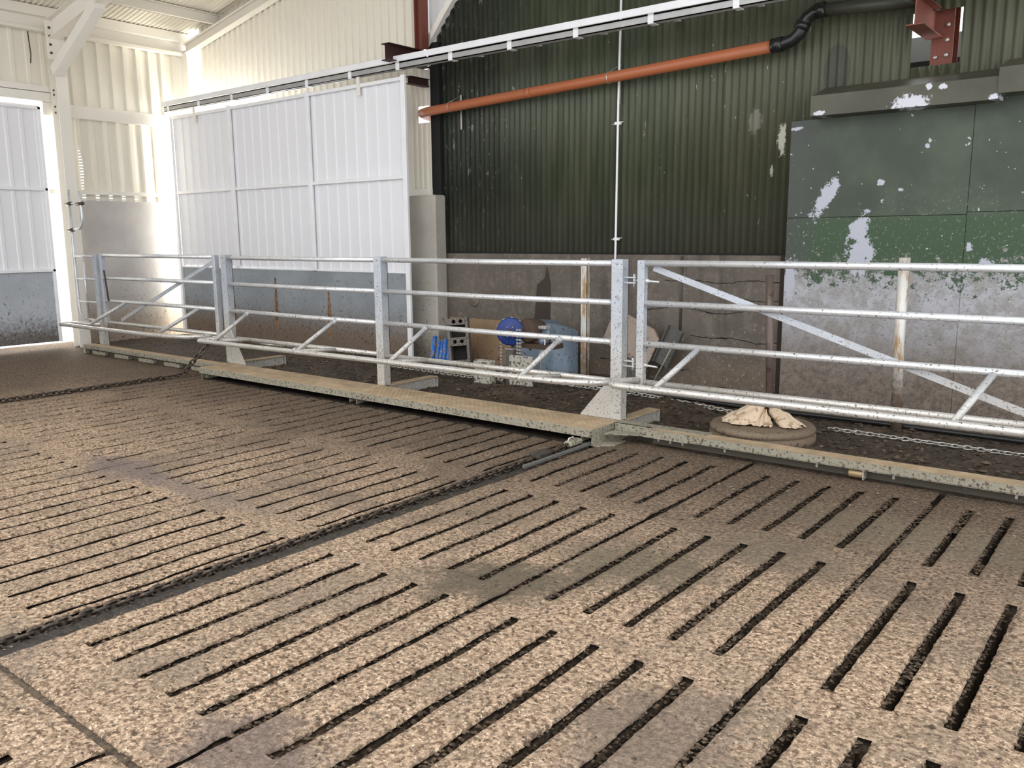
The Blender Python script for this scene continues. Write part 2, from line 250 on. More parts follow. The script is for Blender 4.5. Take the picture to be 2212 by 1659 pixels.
# ------------------------------------------------------------------ the floor
floor = MB().box(-8.98, -3.6, -.42, 1.6, 5.62, -.36).build('floor', 'pit'); tag(floor, kind='structure')
def slot_rows(y0, y1): return ((y0+.265, y0+1.465), (y0+1.69, y0+2.845), (y0+3.09, y0+4.15)) if y1 > 2 else ((y1-4.2, y1-3.05), (y1-2.8, y1-1.6), (y1-1.38, y1-.2))
R0 = random.Random(1)
def slat_panel(x0, x1, y0, y1, dy, slots, w=.042):
    """one precast slat panel: ribs between slots, bridged in two places; slot edges are crumbly with muck"""
    rows = slot_rows(y0, y1); mb = MB(); V = {}; H = .2
    xs = []  # column list: (x, slot index or None, side)
    edges = []; a = x0+.016
    for sx in slots: edges.append((a, sx-w/2)); a = sx+w/2
    edges.append((a, x1-.016))
    cols = []
    for i, (a, b) in enumerate(edges):
        n = 5; us = [0, .045, .2, .5, .8, .955, 1]
        for u in us: cols.append((a+(b-a)*u, i, u))
    ny = max(2, int((y1-y0)/dy)); ys = [y0+(y1-y0)*j/ny for j in range(ny+1)]
    def inrow(y):
        return any(a <= y <= b for a, b in rows)
    sd = x0*3.7
    for j, y in enumerate(ys):
        for i, (x, r, u) in enumerate(cols):
            zt = .006*nz(x, y, sd, 3)+.004*nz(x, y, sd, 14)
            xx = x
            if u in (0, 1):
                first = (r == 0 and u == 0); last = (r == len(edges)-1 and u == 1)
                j1 = .0035*nz(y*14+r*31+u*7, sd)+.006*max(0, nz(y*41+r*17, sd+u*5))+R0.uniform(-.0018, .0018); xx += j1 if u == 1 else -j1
                if inrow(y) or first or last: zt -= .010
            elif u in (.045, .955): zt += .002*nz(x, y, 9, 25)
            if j in (0, ny): zt -= .012
            V[j, i] = len(mb.v); mb.v.append((xx, y, zt))
    def face(vs, mi, sm=True): mb.f.append(tuple(vs)); mb.mi.append(mi); mb.sm.append(sm)
    nc = len(cols)
    for j in range(ny):
        sl = inrow((ys[j]+ys[j+1])/2)
        for i in range(nc-1):
            gap = cols[i][1] != cols[i+1][1]
            if gap and sl: continue
            face((V[j, i], V[j, i+1], V[j+1, i+1], V[j+1, i]), 0)
    # walls of the slots and of the panel
    def wall(path, mi=1):
        base = len(mb.v)
        for q in path: p = mb.v[q]; mb.v.append((p[0], p[1], -.03+.012*nz(p[0]*30, p[1]*30)))
        for q in path: p = mb.v[q]; mb.v.append((p[0], p[1], -H))
        n = len(path)
        for t in range(n-1):
            face((path[t], path[t+1], base+t+1, base+t), mi); face((base+t, base+t+1, base+n+t+1, base+n+t), mi)
    for i in range(nc-1):
        if cols[i][1] != cols[i+1][1]:
            run = []
            for j in range(ny+1):
                ok = (j > 0 and inrow((ys[j-1]+ys[j])/2)) or (j < ny and inrow((ys[j]+ys[j+1])/2))
                if ok: run.append(j)
                if run and (not ok or j == ny):
                    wall([V[q, i] for q in run]); wall([V[q, i+1] for q in run][::-1])
                    wall([V[run[0], i+1], V[run[0], i]]); wall([V[run[-1], i], V[run[-1], i+1]]); run = []
    wall([V[j, 0] for j in range(ny+1)][::-1]); wall([V[j, nc-1] for j in range(ny+1)]); wall([V[0, i] for i in range(nc)]); wall([V[ny, i] for i in range(nc)][::-1])
    return mb.build('concrete_slat_panel', ['floor', 'slotside'], floor)
def even(x0, n=5, p=.197): return [x0+p*(i+1) for i in range(n)]
Y0, Y1 = 1.10, 5.5
panels = [(-1.05, .145), (-2.245, -1.05), (-3.395, -2.245), (-4.56, -3.55), (-5.75, -4.56), (-6.94, -5.75), (-8.13, -6.94), (-8.9, -8.13)]
SL = {}
for x0, x1 in panels:
    if x0 == -4.56: s_ = [-4.357, -4.162, -3.968, -3.775, -3.61]
    elif x0 == -3.395: s_ = [-3.215, -3.02, -2.825, -2.63, -2.435]
    elif x0 == -8.9: s_ = [-8.7, -8.5, -8.32]
    else: s_ = even(x0)
    SL[x0] = s_; slat_panel(x0, x1, Y0, Y1, .012 if x0 > -3.5 else .03, s_, .042 if x0 > -4 else .042)
s_ = even(.145); slat_panel(.145, 1.34, Y0, Y1, .06, s_)
for x0, x1 in ((-1.28, -.085), (-2.48, -1.28), (-3.41, -2.48)): slat_panel(x0, x1, -3.3, 1.085, .05, [x0+(x1-x0)/6*(i+1) for i in range(5)] if x0 > -3 else [-3.2, -3.04, -2.86, -2.68])
for x0, x1 in ((-5.75, -4.6), (-4.6, -3.53), (-.085, 1.2)): slat_panel(x0, x1, -3.3, 1.085, .15, [x0+(x1-x0)/6*(i+1) for i in range(5)])
def terrain(name, x0, x1, y0, y1, d, fn, mat, parent=None, skirt=-.3):
    mb = MB(); nx = int((x1-x0)/d)+1; ny = int((y1-y0)/d)+1
    for j in range(ny+1):
        for i in range(nx+1):
            x = x0+(x1-x0)*i/nx; y = y0+(y1-y0)*j/ny; z = fn(x, y) if 0 < j < ny and 0 < i < nx else skirt if skirt else fn(x, y)
            if skirt and not (0 < j < ny and 0 < i < nx):
                z = skirt
            mb.v.append((min(max(x, x0), x1), y, z))
    for j in range(ny):
        for i in range(nx): a = j*(nx+1)+i; mb.f.append((a, a+1, a+nx+2, a+nx+1)); mb.mi.append(0); mb.sm.append(True)
    return mb.build(name, mat, parent)
terrain('joint_fill', -3.41, 1.3, 1.072, 1.115, .012, lambda x, y: -.008+.006*nz(x, y, 1, 30), 'slotside', floor, -.1)
# chain channels: sunk strips holding muck between the panels
terrain('shaded_wet_muck', -8.65, -3.56, 5.17, 5.58, .03, lambda x, y: .010+.010*nz(x, y, 6, 8)+.005*nz(x, y, 6, 30), 'shademuck', floor, -.05)  # wet muck blackened to stand in for the shade under the walkway
terrain('chain_channel', -3.575, -3.385, -3.3, 5.6, .02, lambda x, y: -.020-.010*math.exp(-((x+3.525)/.02)**2)+.012*nz(x, y, 1, 18)+.004*nz(x, y, 3, 50), 'channelmuck', floor, -.2)
terrain('chain_channel', -9.07, -8.90, -3.3, 5.6, .04, lambda x, y: -.028+.010*nz(x, y, 1, 18), 'muck', floor, -.2)
# solid concrete beyond the slats, plastered with trodden muck
terrain('floor_slab', -13.6, -9.06, -3.3, 8.4, .07, lambda x, y: .004+.012*nz(x, y, 4, 2)+.006*nz(x, y, 4, 9), 'floor', floor)
def yard(x, y):
    g = .018+.022*nz(x, y, 2, 2.2)+.016*nz(x*.6, y, 2, 9)+.010*nz(x, y, 2, 24)
    for cx, cy, rx, ry, h_ in ((-4.55, 6.85, .5, .16, .06), (-5.2, 6.55, .7, .18, .05), (-3.55, 6.75, .35, .2, .07), (-3.1, 6.4, .25, .12, .06), (-8.4, 6.9, 1.2, .4, .07), (-11.2, 6.9, .9, .3, .08), (-6.4, 7.0, .6, .2, .05), (-1.2, 6.2, .9, .3, .03)):
        q = ((x-cx)/rx)**2+((y-cy)/ry)**2
        if q < 6: g += h_*math.exp(-q)*(1+.5*nz(x, y, 5, 15))
    return g-.03*max(0, 1-(y-5.5)/.4)
terrain('muck_yard', -9.06, 1.6, 5.5, 8.1, .035, yard, 'muck', floor)
terrain('muck_yard', -12.9, -9.0, 5.72, 7.9, .05, lambda x, y: yard(x, y)+.01, 'muck', floor)

# loose muck: plugs in the slots and crumbs on top (nobody could count them)
mb = MB(); R_ = random.Random(3)
def clod(mb, x, y, z, r, mi=0):
    o = [(1, 0, 0), (-1, 0, 0), (0, 1, 0), (0, -1, 0), (0, 0, 1), (0, 0, -1)]; j = [r*R_.uniform(.55, 1.3) for _ in o]; a = R_.uniform(0, 3.14); ca, sa = math.cos(a), math.sin(a)
    vs = [(x+(p[0]*ca-p[1]*sa)*q*1.25, y+(p[0]*sa+p[1]*ca)*q, z+p[2]*q*.55) for p, q in zip(o, j)]
    mb.add(vs, [(0, 2, 4), (2, 1, 4), (1, 3, 4), (3, 0, 4), (2, 0, 5), (1, 2, 5), (3, 1, 5), (0, 3, 5)], mi)
allslots = [(x0, s) for x0 in SL for s in SL[x0]]+[(x0, x0) for x0 in SL]
for x0, s in allslots:
    near = x0 > -4
    for a, b in slot_rows(Y0, Y1):
        y = a
        while y < b:
            v = nz(s*7, y*1.7, 5); lvl = -.055 if v < -.1 else (-.022 if v < .22 else -.008)
            if s < -4: lvl = -.05 if v < .25 else -.012
            if v < -.02 or (s > -1.5 and v < .2): lvl = -.16
            for _ in range(4 if near else 1):
                if s < -4 and v < .2: break
                q = R_.random(); zz = lvl+R_.uniform(-.02, .008) if q < .55 else R_.uniform(-.05, -.004)
                clod(mb, (s+R_.uniform(-.016, .016)) if q < .55 else s-.019+R_.uniform(-.003, .004), y+R_.uniform(-.01, .01), zz, R_.uniform(.005, .012))
            y += .017 if near else .035
tag(mb.build('muck_in_slots', 'slotside', floor), kind='stuff')
ALLS = sorted(q[1] for q in allslots)+[-3.47, -3.5]
mb = MB()
for _ in range(15000):
    x = -.1-R_.random()**.75*6.5; y = 1.0+R_.random()*4.4
    if min(abs(x-q) for q in ALLS) < .034: continue
    clod(mb, x, y, .003, R_.uniform(.0022, .0065)*(1 if R_.random() < .95 else 2), 0 if R_.random() < .5 else 1)
tag(mb.build('crumbs_of_dung', ['slotside', 'duster'], floor), kind='stuff')
mb = MB()
for _ in range(9000):
    x = R_.uniform(-12.6, .6); y = R_.uniform(5.75, 7.7); r = R_.choice((.006, .01, .016, .028)); clod(mb, x, y, yard(x, y)+r*.1, r*R_.uniform(.6, 1.2), 0 if R_.random() < .75 else 1)
tag(mb.build('clods_of_muck', ['muck', 'muckdry'], floor), kind='stuff')

# ------------------------------------------------------------------ corrugated sheeting
def sheet(name, mat, parent, u0, u1, z0, z1, fix, axis='x', pitch=.076, amp=.009, kind='sine', seg=6, ztop=None, zfn=None, face=-1):
    """vertical sheet along axis x (at y=fix) or y (at x=fix); ribs run up"""
    mb = MB(); us = []
    if kind == 'sine':
        n = max(2, int(round((u1-u0)/pitch*seg))); us = [(u0+(u1-u0)*i/n, amp*math.sin(2*math.pi*(u0+(u1-u0)*i/n)/pitch)) for i in range(n+1)]
    else:   # trapezoid: crown stands towards the room
        k0 = math.floor(u0/pitch); L = []
        for q in range(k0, int(math.ceil(u1/pitch))+1):
            for f, hh in ((.34, 0), (.40, 1), (.60, 1), (.66, 0)):
                if kind == 'trap': f = {.34: .28, .40: .36, .60: .64, .66: .72}[f]
                p = (q+f)*pitch
                if u0 < p < u1: L.append((p, amp*hh))
        us = [(u0, L[0][1] if L else 0)]+L+[(u1, L[-1][1] if L else 0)]
    for u, h_ in us:
        for z in (z0, ztop(u) if ztop else z1):
            mb.v.append((u, fix+face*h_, z) if axis == 'x' else (fix-face*h_, u, z))
    for i in range(len(us)-1):
        mb.f.append((2*i, 2*i+2, 2*i+3, 2*i+1)); mb.mi.append(0); mb.sm.append(kind == 'sine')
    o = mb.build(name, mat, parent); sm = o.modifiers.new('thickness', 'SOLIDIFY'); sm.thickness = .0015 if kind == 'sine' else .002; sm.offset = 0; return o

# ------------------------------------------------------------------ left wall (X = -12.95) and its sliding door
XL = -12.95
wl = MB().box(XL-.14, 5.9, 0, XL, 7.80, 2.14, bev=.012).build('wall_left', 'paleconc'); tag(wl, kind='structure')
for i in range(3): sheet('perforated_cladding_sheet', 'perf', wl, 5.85+.67*i, min(5.85+.67*(i+1), 7.93), 2.14, 4.74, XL-.05, 'y', .2, .032, 'trap', face=-1)
for i in range(6): sheet('cladding_sheet', 'cream', wl, 5.92-.9*(i+1), 5.92-.9*i, 3.62, 4.74, XL-.05, 'y', .2, .02, 'trapn', face=-1)
MB().box(XL-.05, 5.6, 3.30, XL+.06, 7.90, 3.48, bev=.006).build('cladding_rail', 'creambar', wl)
MB().box(XL-.04, 5.6, 2.22, XL+.03, 7.80, 2.28, bev=.004).build('cladding_rail', 'creambar', wl)
MB().box(XL-.04, 1.0, 3.48, XL+.09, 5.9, 3.60).box(XL-.04, 1.0, 3.61, XL+.10, 5.9, 3.69).build('door_header', 'creambar', wl)
MB().box(XL-.02, 1.0, 4.42, XL+.10, 7.93, 4.46).box(XL-.02, 1.0, 4.46, XL+.02, 7.93, 4.62).box(XL-.06, 1.0, 4.62, XL+.12, 7.93, 4.75).build('eaves_beam', 'creambar', wl)
MB().box(XL-.02, 7.82, 0, XL+.16, 7.95, 4.5, bev=.005).build('corner_post', 'creambar', wl)
MB().box(XL-.05, -3.3, 0, XL, .6, 4.6).build('cladding_wall', 'cream', wl)
d1 = empty('door_1', (XL, 3, 0), kind='structure')
MB().box(XL+.02, .7, .10, XL+.05, 5.55, 1.11, bev=.006).build('kick_sheet', 'kickl', d1)
for i in range(6): sheet('cladding_sheet', 'white', d1, 5.55-.8*(i+1), 5.55-.8*i, 1.11, 3.42, XL+.035, 'y', .2, .014, 'trapn')
for z in (1.13, 2.27, 3.38): MB().box(XL+.04, .7, z-.02, XL+.085, 5.55, z+.02, bev=.004).build('frame_bar', 'whitebar', d1)
for z in (5.53, .72): MB().box(XL+.04, z-.02, .1, XL+.085, z+.02, 3.4, bev=.004).build('frame_bar', 'whitebar', d1)
for y in (4.9, 3.0):
    mb = MB(); mb.tube([(XL+.06, y, 3.40), (XL+.06, y, 3.50)], .008, 6).tube([(XL+.06+.03*math.cos(a*.7), y, 3.46+.03*math.sin(a*.7)) for a in range(9)], .006, 6, closed=True); mb.build('door_hanger', 'creambar', d1)

# steel portal: column, rafter and knee brace
pf = empty('portal_frame', (-12.5, 5.75, 0), 'white painted steel portal column with knee brace at the left wall', 'steel frame')
mb = MB(); isec(mb, (-12.76, 5.78, 0), (-12.72, 5.78, 4.5), .20, .16, (1, 0, 0), .012); mb.build('column', 'creambar', pf)
mb = MB(); isec(mb, (-12.62, 5.72, 4.42), (-5.5, 5.72, 5.67), .26, .16, (0, 0, 1), .012); mb.build('rafter', 'creambar', pf)
mb = MB(); bar(mb, (-12.58, 5.70, 3.86), (-11.25, 5.70, 4.52), .15, .13, bev=.006); mb.build('knee_brace', 'creambar', pf)
MB().box(-12.63, 5.62, 4.02, -12.61, 5.80, 4.52, bev=.003).build('end_plate', 'creambar', pf)
for i in range(4): bolt(-12.61, 5.66, 4.10+.11*i, 'x', .018, parent=pf, mat='boltdark')
for z in (3.62, 3.56, 3.40, 3.32): bolt(-12.70, 5.69, z, '-y', .016, parent=pf, mat='boltdark')

# roof over the white bay
def zr(x): return 4.74+.18*(x-XL)
roof = MB().add([(XL-.1, -1.2, zr(XL-.1)+.09), (-7.55, -1.2, zr(-7.55)+.09), (-7.55, 8.0, zr(-7.55)+.09), (XL-.1, 8.0, zr(XL-.1)+.09)], [(0, 1, 2, 3)]).build('ceiling', 'cream'); tag(roof, kind='structure')
for i in range(9):
    mb = MB(); n = 14; y0 = 8.0-1.02*(i+1); us = []
    for q in range(n*4+1):
        y = y0+1.02*q/(n*4); us.append((y, .016*(1 if q % 4 in (1, 2) else 0)))
    for y, h_ in us:
        for x in (XL-.1, -7.55): mb.v.append((x, y, zr(x)+h_))
    for q in range(len(us)-1): mb.f.append((2*q, 2*q+1, 2*q+3, 2*q+2)); mb.mi.append(0); mb.sm.append(False)
    mb.build('roof_sheet', 'cream', roof)
rf2 = MB().box(-7.5, 3.6, 5.75, 3.5, 8.2, 5.80).build('ceiling', 'outwall'); tag(rf2, kind='structure')
for x in (-12.0, -10.7, -9.4, -8.1):
    z = zr(x); MB().box(x-.03, -1.2, z-.15, x-.015, 7.95, z-.005).box(x-.03, -1.2, z-.15, x+.04, 7.95, z-.138).box(x-.03, -1.2, z-.015, x+.05, 7.95, z-.003).build('purlin', 'creambar', roof)
mb = MB(); isec(mb, (XL+.1, 7.86, 4.52), (-7.5, 7.86, 5.5), .15, .12); mb.build('gable_rafter', 'creambar', roof)

# ------------------------------------------------------------------ back wall (Y = 7.93 .. 8)
wb = MB().box(-7.42, 7.95, 0, -2.95, 8.15, 1.36, bev=.01).build('wall_back', 'oldconc'); tag(wb, kind='structure')
# gable sheets over the doorway, with the open slot at the corner
xs = [-12.62, -11.9, -11.2, -10.5, -9.8, -9.1, -8.4, -7.72]
def rz(x): return 4.81+.18*(x-XL)
for i in range(7): sheet('gable_sheet', 'cream', wb, xs[i], xs[i+1], 3.5, 0, 7.96, 'x', .14, .03, 'trap', ztop=rz)
for u0, u1, z0, z1 in ((-7.97, -7.6, 2.1, 2.97), (-7.97, -7.6, 3.17, 3.6), (-7.97, -7.83, 2.97, 3.17), (-7.64, -7.6, 2.97, 3.17)): sheet('gable_sheet', 'cream', wb, u0, u1, z0, z1, 7.95, 'x', .085, .02, 'trap')
sheet('gable_sheet', 'white', wb, -7.72, -7.05, 3.5, 5.4, 8.06, 'x', .2, .03, 'trapn')
MB().box(-8.0, 7.90, 2.06, -7.6, 7.94, 2.16, bev=.004).build('flashing', 'creambar', wb)
MB().box(-12.6, 7.94, 3.46, -7.6, 8.02, 3.52).build('door_head', 'creambar', wb)
MB().box(-9.2, 7.97, 0, -7.99, 8.1, 3.5).build('wall_return', 'cream', wb)
# concrete pillar between the door and the old barn
mb = MB(); mb.box(-7.88, 7.72, 0, -7.37, 7.93, 2.07, bev=.02); mb.build('concrete_pillar', 'pillar', wb)
MB().box(-7.62, 7.94, 1.3, -7.46, 8.05, 3.9).build('dark_reveal', 'darkgap', wb)
# old barn: green corrugated sheets with the curved gable edge
def ztop(x):
    if x < -7.6: return 3.84
    t = min(1, (x+7.6)/2.2); return min(4.85, 3.84+1.5*(1-(1-t)**2)**.9*.72+.35*t)
cuts = [-7.52+.76*i for i in range(8)]
cuts[-1] = -2.05
for i in range(7):
    sheet('corrugated_sheet', 'green', wb, cuts[i]-(.03 if i else 0), cuts[i+1], 1.365+.006*(i % 2), 0, 7.985-.003*(i % 2), 'x', .076, .009, 'sine', 6, ztop=ztop)
for u0, u1, z0, z1 in ((-2.05, -1.67, 1.4, 2.93), (-2.05, -1.67, 3.36, 4.85), (-1.67, -.9, 1.4, 4.85), (-.93, -.14, 1.4, 4.85), (-.17, .6, 1.4, 4.85), (.57, 1.6, 1.4, 4.85)):
    sheet('corrugated_sheet', 'green', wb, u0, u1, z0, z1, 7.985, 'x', .076, .011, 'sine', 6)
mb = MB(); P = []
for i in range(15):
    x = -7.64+.16*i; P.append((x-.02, 7.93, ztop(x)+.02))
mb2 = MB()
for a, b in zip(P, P[1:]): bar(mb2, a, b, .06, .075, (0, 0, 1))
mb2.build('curved_verge_trim', 'creambar', wb)
MB().box(-7.4, 7.955, 1.345, -3.0, 8.0, 1.372).build('sheet_ledge', 'darkgap', wb)
# crumbling horizontal joints in the old wall
def crack(x0, x1, z, seed, dz=.05):
    mb = MB(); n = 40; up = []; lo = []
    for i in range(n+1):
        x = x0+(x1-x0)*i/n; zz = z+dz*nz(x*2.3, seed)+.012*nz(x*19, seed); w = .003+.008*max(0, nz(x*7, seed+3)); up.append((x, 7.946, zz+w)); lo.append((x, 7.946, zz-w))
    for a, b in zip(up, lo): mb.v += [a, b]
    for i in range(n): mb.f.append((2*i, 2*i+1, 2*i+3, 2*i+2)); mb.mi.append(0); mb.sm.append(False)
    mb.build('joint_crack', 'darkgap', wb)
crack(-4.3, -3.0, 1.10, 2); crack(-4.6, -3.02, .80, 5); crack(-4.0, -3.02, .53, 8); crack(-5.1, -4.0, .18, 11); crack(-3.6, -3.02, .93, 14)
MB().tube([(-4.11, 7.94, .5), (-4.11, 7.94, 1.34)], .012, 8).build('cable_duct', 'lintel', wb)
mb = MB(); mb.lathe([(0, .02), (.07, .02), (.085, .008), (.085, 0)], (-6.95, 7.95, .78), 20, rot('X', 90)); mb.build('cast_boss', 'oldconc', wb)
mb = MB()
mb.prism([(-6.02, .55), (-5.78, .56), (-5.775, 1.0), (-5.80, 1.13), (-5.83, 1.22), (-5.86, 1.08), (-5.97, 1.0), (-5.99, .8)], .004, Matrix(((1, 0, 0, 0), (0, 0, -1, 7.95), (0, 1, 0, 0), (0, 0, 0, 1)))); mb.build('damp_stain', plain('damp_concrete', (.045, .032, .024), .55), wb)
MB().box(-3.06, 7.90, 0, -2.985, 7.96, 1.36).build('dark_reveal', plain('brown_reveal', (.035, .022, .016), .8), wb)
# flat painted sheets right of the corrugated wall
for x0, x1, z0, z1 in ((-2.98, -1.492, 1.702, 2.56), (-2.98, -1.492, 0, 1.70), (-1.49, .1, 1.722, 2.62), (-1.49, .1, 0, 1.72), (.105, 1.6, 1.73, 2.62), (.105, 1.6, 0, 1.72)):
    MB().box(x0, 7.80, z0, x1, 7.83, z1, bev=.003).build('flat_sheet', 'peel', wb)
MB().box(-2.98, 7.84, 0, 1.6, 7.96, 2.5).build('sheet_backing', 'lintel', wb)
# door track cover above the flat sheets, in two lengths
def cover(x0, x1, z0, z1, y0):
    mb = MB(); mb.prism([(y0, z0), (7.95, z0), (7.95, z1+.10), (y0+.05, z1), (y0, z1-.01)], x1-x0, Matrix(((0, 0, 1, x0), (1, 0, 0, 0), (0, 1, 0, 0), (0, 0, 0, 1)))); mb.build('track_cover', 'peel' if 0 else MT['lintel_peel'], wb)
k = NT('lintel_peeling', .5, .1, .4); x, y, z = k.xyz(); wob = k.math('MULTIPLY', k.math('SUBTRACT', k.noise(20, 7, .8), .5), 4)
c = k.mix(k.ramp(k.noise(2, 4), .3, .7), (.060, .058, .042), (.095, .092, .066))
for cx, cz, rx, rz_ in ((-1.93, 2.60, .13, .05), (-1.80, 2.71, .02, .03), (-1.70, 2.70, .03, .02), (-2.66, 2.58, .05, .02), (-1.33, 2.58, .04, .02)):
    c = k.mix(k.ramp(k.blob(cx, cz, rx, rz_, x, z, wob), 1.05, .98), c, (.60, .61, .66))
k.col(c); MT['lintel_peel'] = k.done()
cover(-2.74, -1.30, 2.56, 2.74, 7.6); cover(-1.305, 1.6, 2.60, 2.80, 7.58)
# what lies behind the hole: the next shed
ns = MB().box(-3.4, 10.2, 0, 0, 10.25, 3.62).build('neighbouring_shed_wall', 'outwall'); tag(ns, kind='structure')
for z in (3.30, 3.12): bar(MB(), (0, 0, 0), (1, 0, 0), .1, .1); MB().box(-3.4, 10.1, z, 0, 10.16, z+.05).build('cross_rail', 'black', ns)

# sliding door hung in front of the doorway
YD = 7.45
d2 = empty('door_2', (-10, YD, 0), kind='structure'); xd0, xd1 = -12.78, -7.55
bx = [xd0+.02, -11.17, -9.38, xd1-.02]
for i in range(3):
    for z0, z1 in ((1.13, 2.28), (2.28, 3.44)): sheet('cladding_sheet', 'white', d2, bx[i], bx[i+1], z0, z1, YD+.03, 'x', .2, .014, 'trapn')
for i in range(3): MB().box(bx[i], YD+.005, .08, bx[i+1], YD+.022, 1.125, bev=.003).build('kick_sheet', 'kick', d2)
for x in bx: MB().box(x-.035, YD-.03, 1.12 if -12 < x < -8 else .06, x+.035, YD+.01, 3.46, bev=.005).build('frame_bar', 'whitebar', d2)
for z in (2.28, 3.42): MB().box(xd0, YD-.02, z-.022, xd1, YD+.012, z+.022, bev=.004).build('frame_bar', 'whitebar', d2)
MB().box(xd0, YD-.005, 1.115, xd1, YD+.012, 1.135).build('frame_bar', 'whitebar', d2)
for x in (-12.05, -8.35):
    mb = MB(); mb.box(x-.03, YD-.03, 3.30, x+.03, YD-.018, 3.52).tube([(x, YD-.02, 3.45), (x, YD-.02, 3.56)], .012, 8); mb.build('door_hanger', 'creambar', d2)
# rust runs on the kick sheet
k = NT('rust_run', .8); k.col(k.mix(k.ramp(k.noise(30, 4), .35, .65), (.12, .07, .035), (.34, .20, .10))); MT['run'] = k.done()
for x, w, z0, z1 in ((-10.30, .05, .25, 1.0), (-9.13, .05, .2, .9), (-11.35, .035, .2, .85)):
    mb = MB(); n = 14
    for i in range(n+1):
        z = z0+(z1-z0)*i/n; ww = w*(.5+.5*math.sin(math.pi*min(1, (i+1)/n*1.1)))*.8; mb.v += [(x-ww+.02*nz(z*6, x), YD+.0035, z), (x+ww+.02*nz(z*6, x), YD+.0035, z)]
    for i in range(n): mb.f.append((2*i, 2*i+1, 2*i+3, 2*i+2)); mb.mi.append(0); mb.sm.append(False)
    mb.build('muck_run', 'run', d2)
# track
tr = empty('sliding_door_track', (-9, YD, 3.5), 'long white sliding door track running above the white door and across the green wall', 'door track')
mb = MB(); mb.prism([(YD-.09, 3.60), (YD-.085, 3.595), (YD+.10, 3.66), (YD+.10, 3.69), (YD-.085, 3.665), (YD-.09, 3.66)], 11.6, Matrix(((0, 0, 1, -12.85), (1, 0, 0, 0), (0, 1, 0, 0), (0, 0, 0, 1)))); mb.build('cover_flashing', 'whitebar', tr)
MB().box(-12.85, YD-.045, 3.525, -1.25, YD-.03, 3.60).box(-12.85, YD+.03, 3.525, -1.25, YD+.045, 3.60).box(-12.85, YD-.045, 3.587, -1.25, YD+.045, 3.60).box(-12.85, YD-.045, 3.525, -1.25, YD-.012, 3.532).build('rail', 'rail', tr)
for i in range(14):
    x = -12.72+.85*i; mb = MB(); mb.box(x-.03, YD-.052, 3.515, x+.03, YD-.046, 3.63).box(x-.03, YD-.05, 3.512, x+.03, YD+.05, 3.52).box(x-.03, YD-.05, 3.63, x+.03, 7.95, 3.638); mb.build('bracket', 'whitebar', tr)

# red oxide steel of the old barn
o = MB(); isec(o, (-7.60, 7.80, 3.80), (-7.60, 7.80, 5.4), .12, .12, (1, 0, 0), .01); o = o.build('steel_stanchion', 'redox'); tag(o, 'dark red steel stanchion rising above the white door track', 'steel post')
o = MB(); isec(o, (-7.65, 7.24, 3.70), (-7.65, 7.93, 3.70), .19, .13, (0, 0, 1), .01); o = o.build('steel_beam_stub', 'darkred'); tag(o, 'dark maroon beam stub over the track at the foot of the red stanchion', 'steel beam')
o = MB(); isec(o, (-7.65, 7.6, 3.43), (-7.65, 7.95, 3.43), .09, .09, (0, 0, 1), .008); o = o.build('steel_beam_stub', 'darkred'); tag(o, 'short dark beam stub below the track beside the cream sheeting', 'steel beam')
rc = empty('red_steel_column', (-1.84, 8.2, 2.9), 'red oxide steel column with beam stub poking through the cut hole in the green wall', 'steel column')
mb = MB(); isec(mb, (-1.84, 8.2, 2.2), (-1.84, 8.2, 5.0), .2, .17, (0, 1, 0), .012); mb.build('column', 'redox', rc)
mb = MB(); isec(mb, (-1.90, 7.45, 3.27), (-1.90, 8.1, 3.27), .22, .13, (0, 0, 1), .009); mb.build('beam_stub', 'redox', rc)
for z in (3.26, 3.14, 3.02): bolt(-1.80, 8.09, z, '-y', .018, parent=rc)
bolt(-1.88, 8.09, 3.01, '-y', .016, parent=rc)
mb = MB(); mb.box(-2.03, 7.42, 3.385, -1.80, 7.60, 3.43, bev=.015); mb.build('bird_dropping_crust', 'creambar', rc)

# ------------------------------------------------------------------ pipes and conduit on the green wall
op = empty('drain_pipe', (-5, 7.8, 3.1), 'long orange drain pipe sloping across the green corrugated wall', 'pipe')
MB().tube([(-7.80, 8.35, 3.05), (-7.74, 8.0, 3.06), (-7.68, 7.86, 3.07), (-7.55, 7.82, 3.075), (-5.4, 7.8, 3.145), (-3.12, 7.8, 3.235)], .055, 20).build('pipe', 'orange', op)
for x, z in ((-7.15, 3.09), (-4.92, 3.163)):
    mb = MB(); mb.tube([(x, 7.8+.058*math.cos(a*math.pi/8), z+.058*math.sin(a*math.pi/8)) for a in range(16)], .004, 6, closed=True); mb.box(x+.02, 7.955, z-.25, x+.045, 7.962, z+.15).tube([(x, 7.8, z+.056), (x+.03, 7.93, z+.13)], .003, 6); mb.build('pipe_band', 'chain', op)
MB().tube([(-6.0, 7.8, 3.125), (-5.93, 7.8, 3.128)], .0575, 16).build('pipe_socket', 'orange', op)
be = empty('pipe_elbow', (-3, 7.8, 3.3), 'black plastic swan neck bend joining the orange pipe', 'pipe bend')
P = [(-3.17, 7.8, 3.235), (-3.08, 7.8, 3.24), (-3.0, 7.8, 3.26), (-2.94, 7.8, 3.31), (-2.91, 7.8, 3.38), (-2.88, 7.8, 3.43), (-2.82, 7.8, 3.465), (-2.74, 7.8, 3.475)]
MB().tube(P, .058, 18).build('bend', 'black', be)
for a, b in (((-3.19, 7.8, 3.234), (-3.09, 7.8, 3.24)), ((-2.935, 7.8, 3.34), (-2.905, 7.8, 3.40)), ((-2.80, 7.8, 3.47), (-2.72, 7.8, 3.476))): MB().tube([a, b], .066, 18).build('collar', 'black', be)
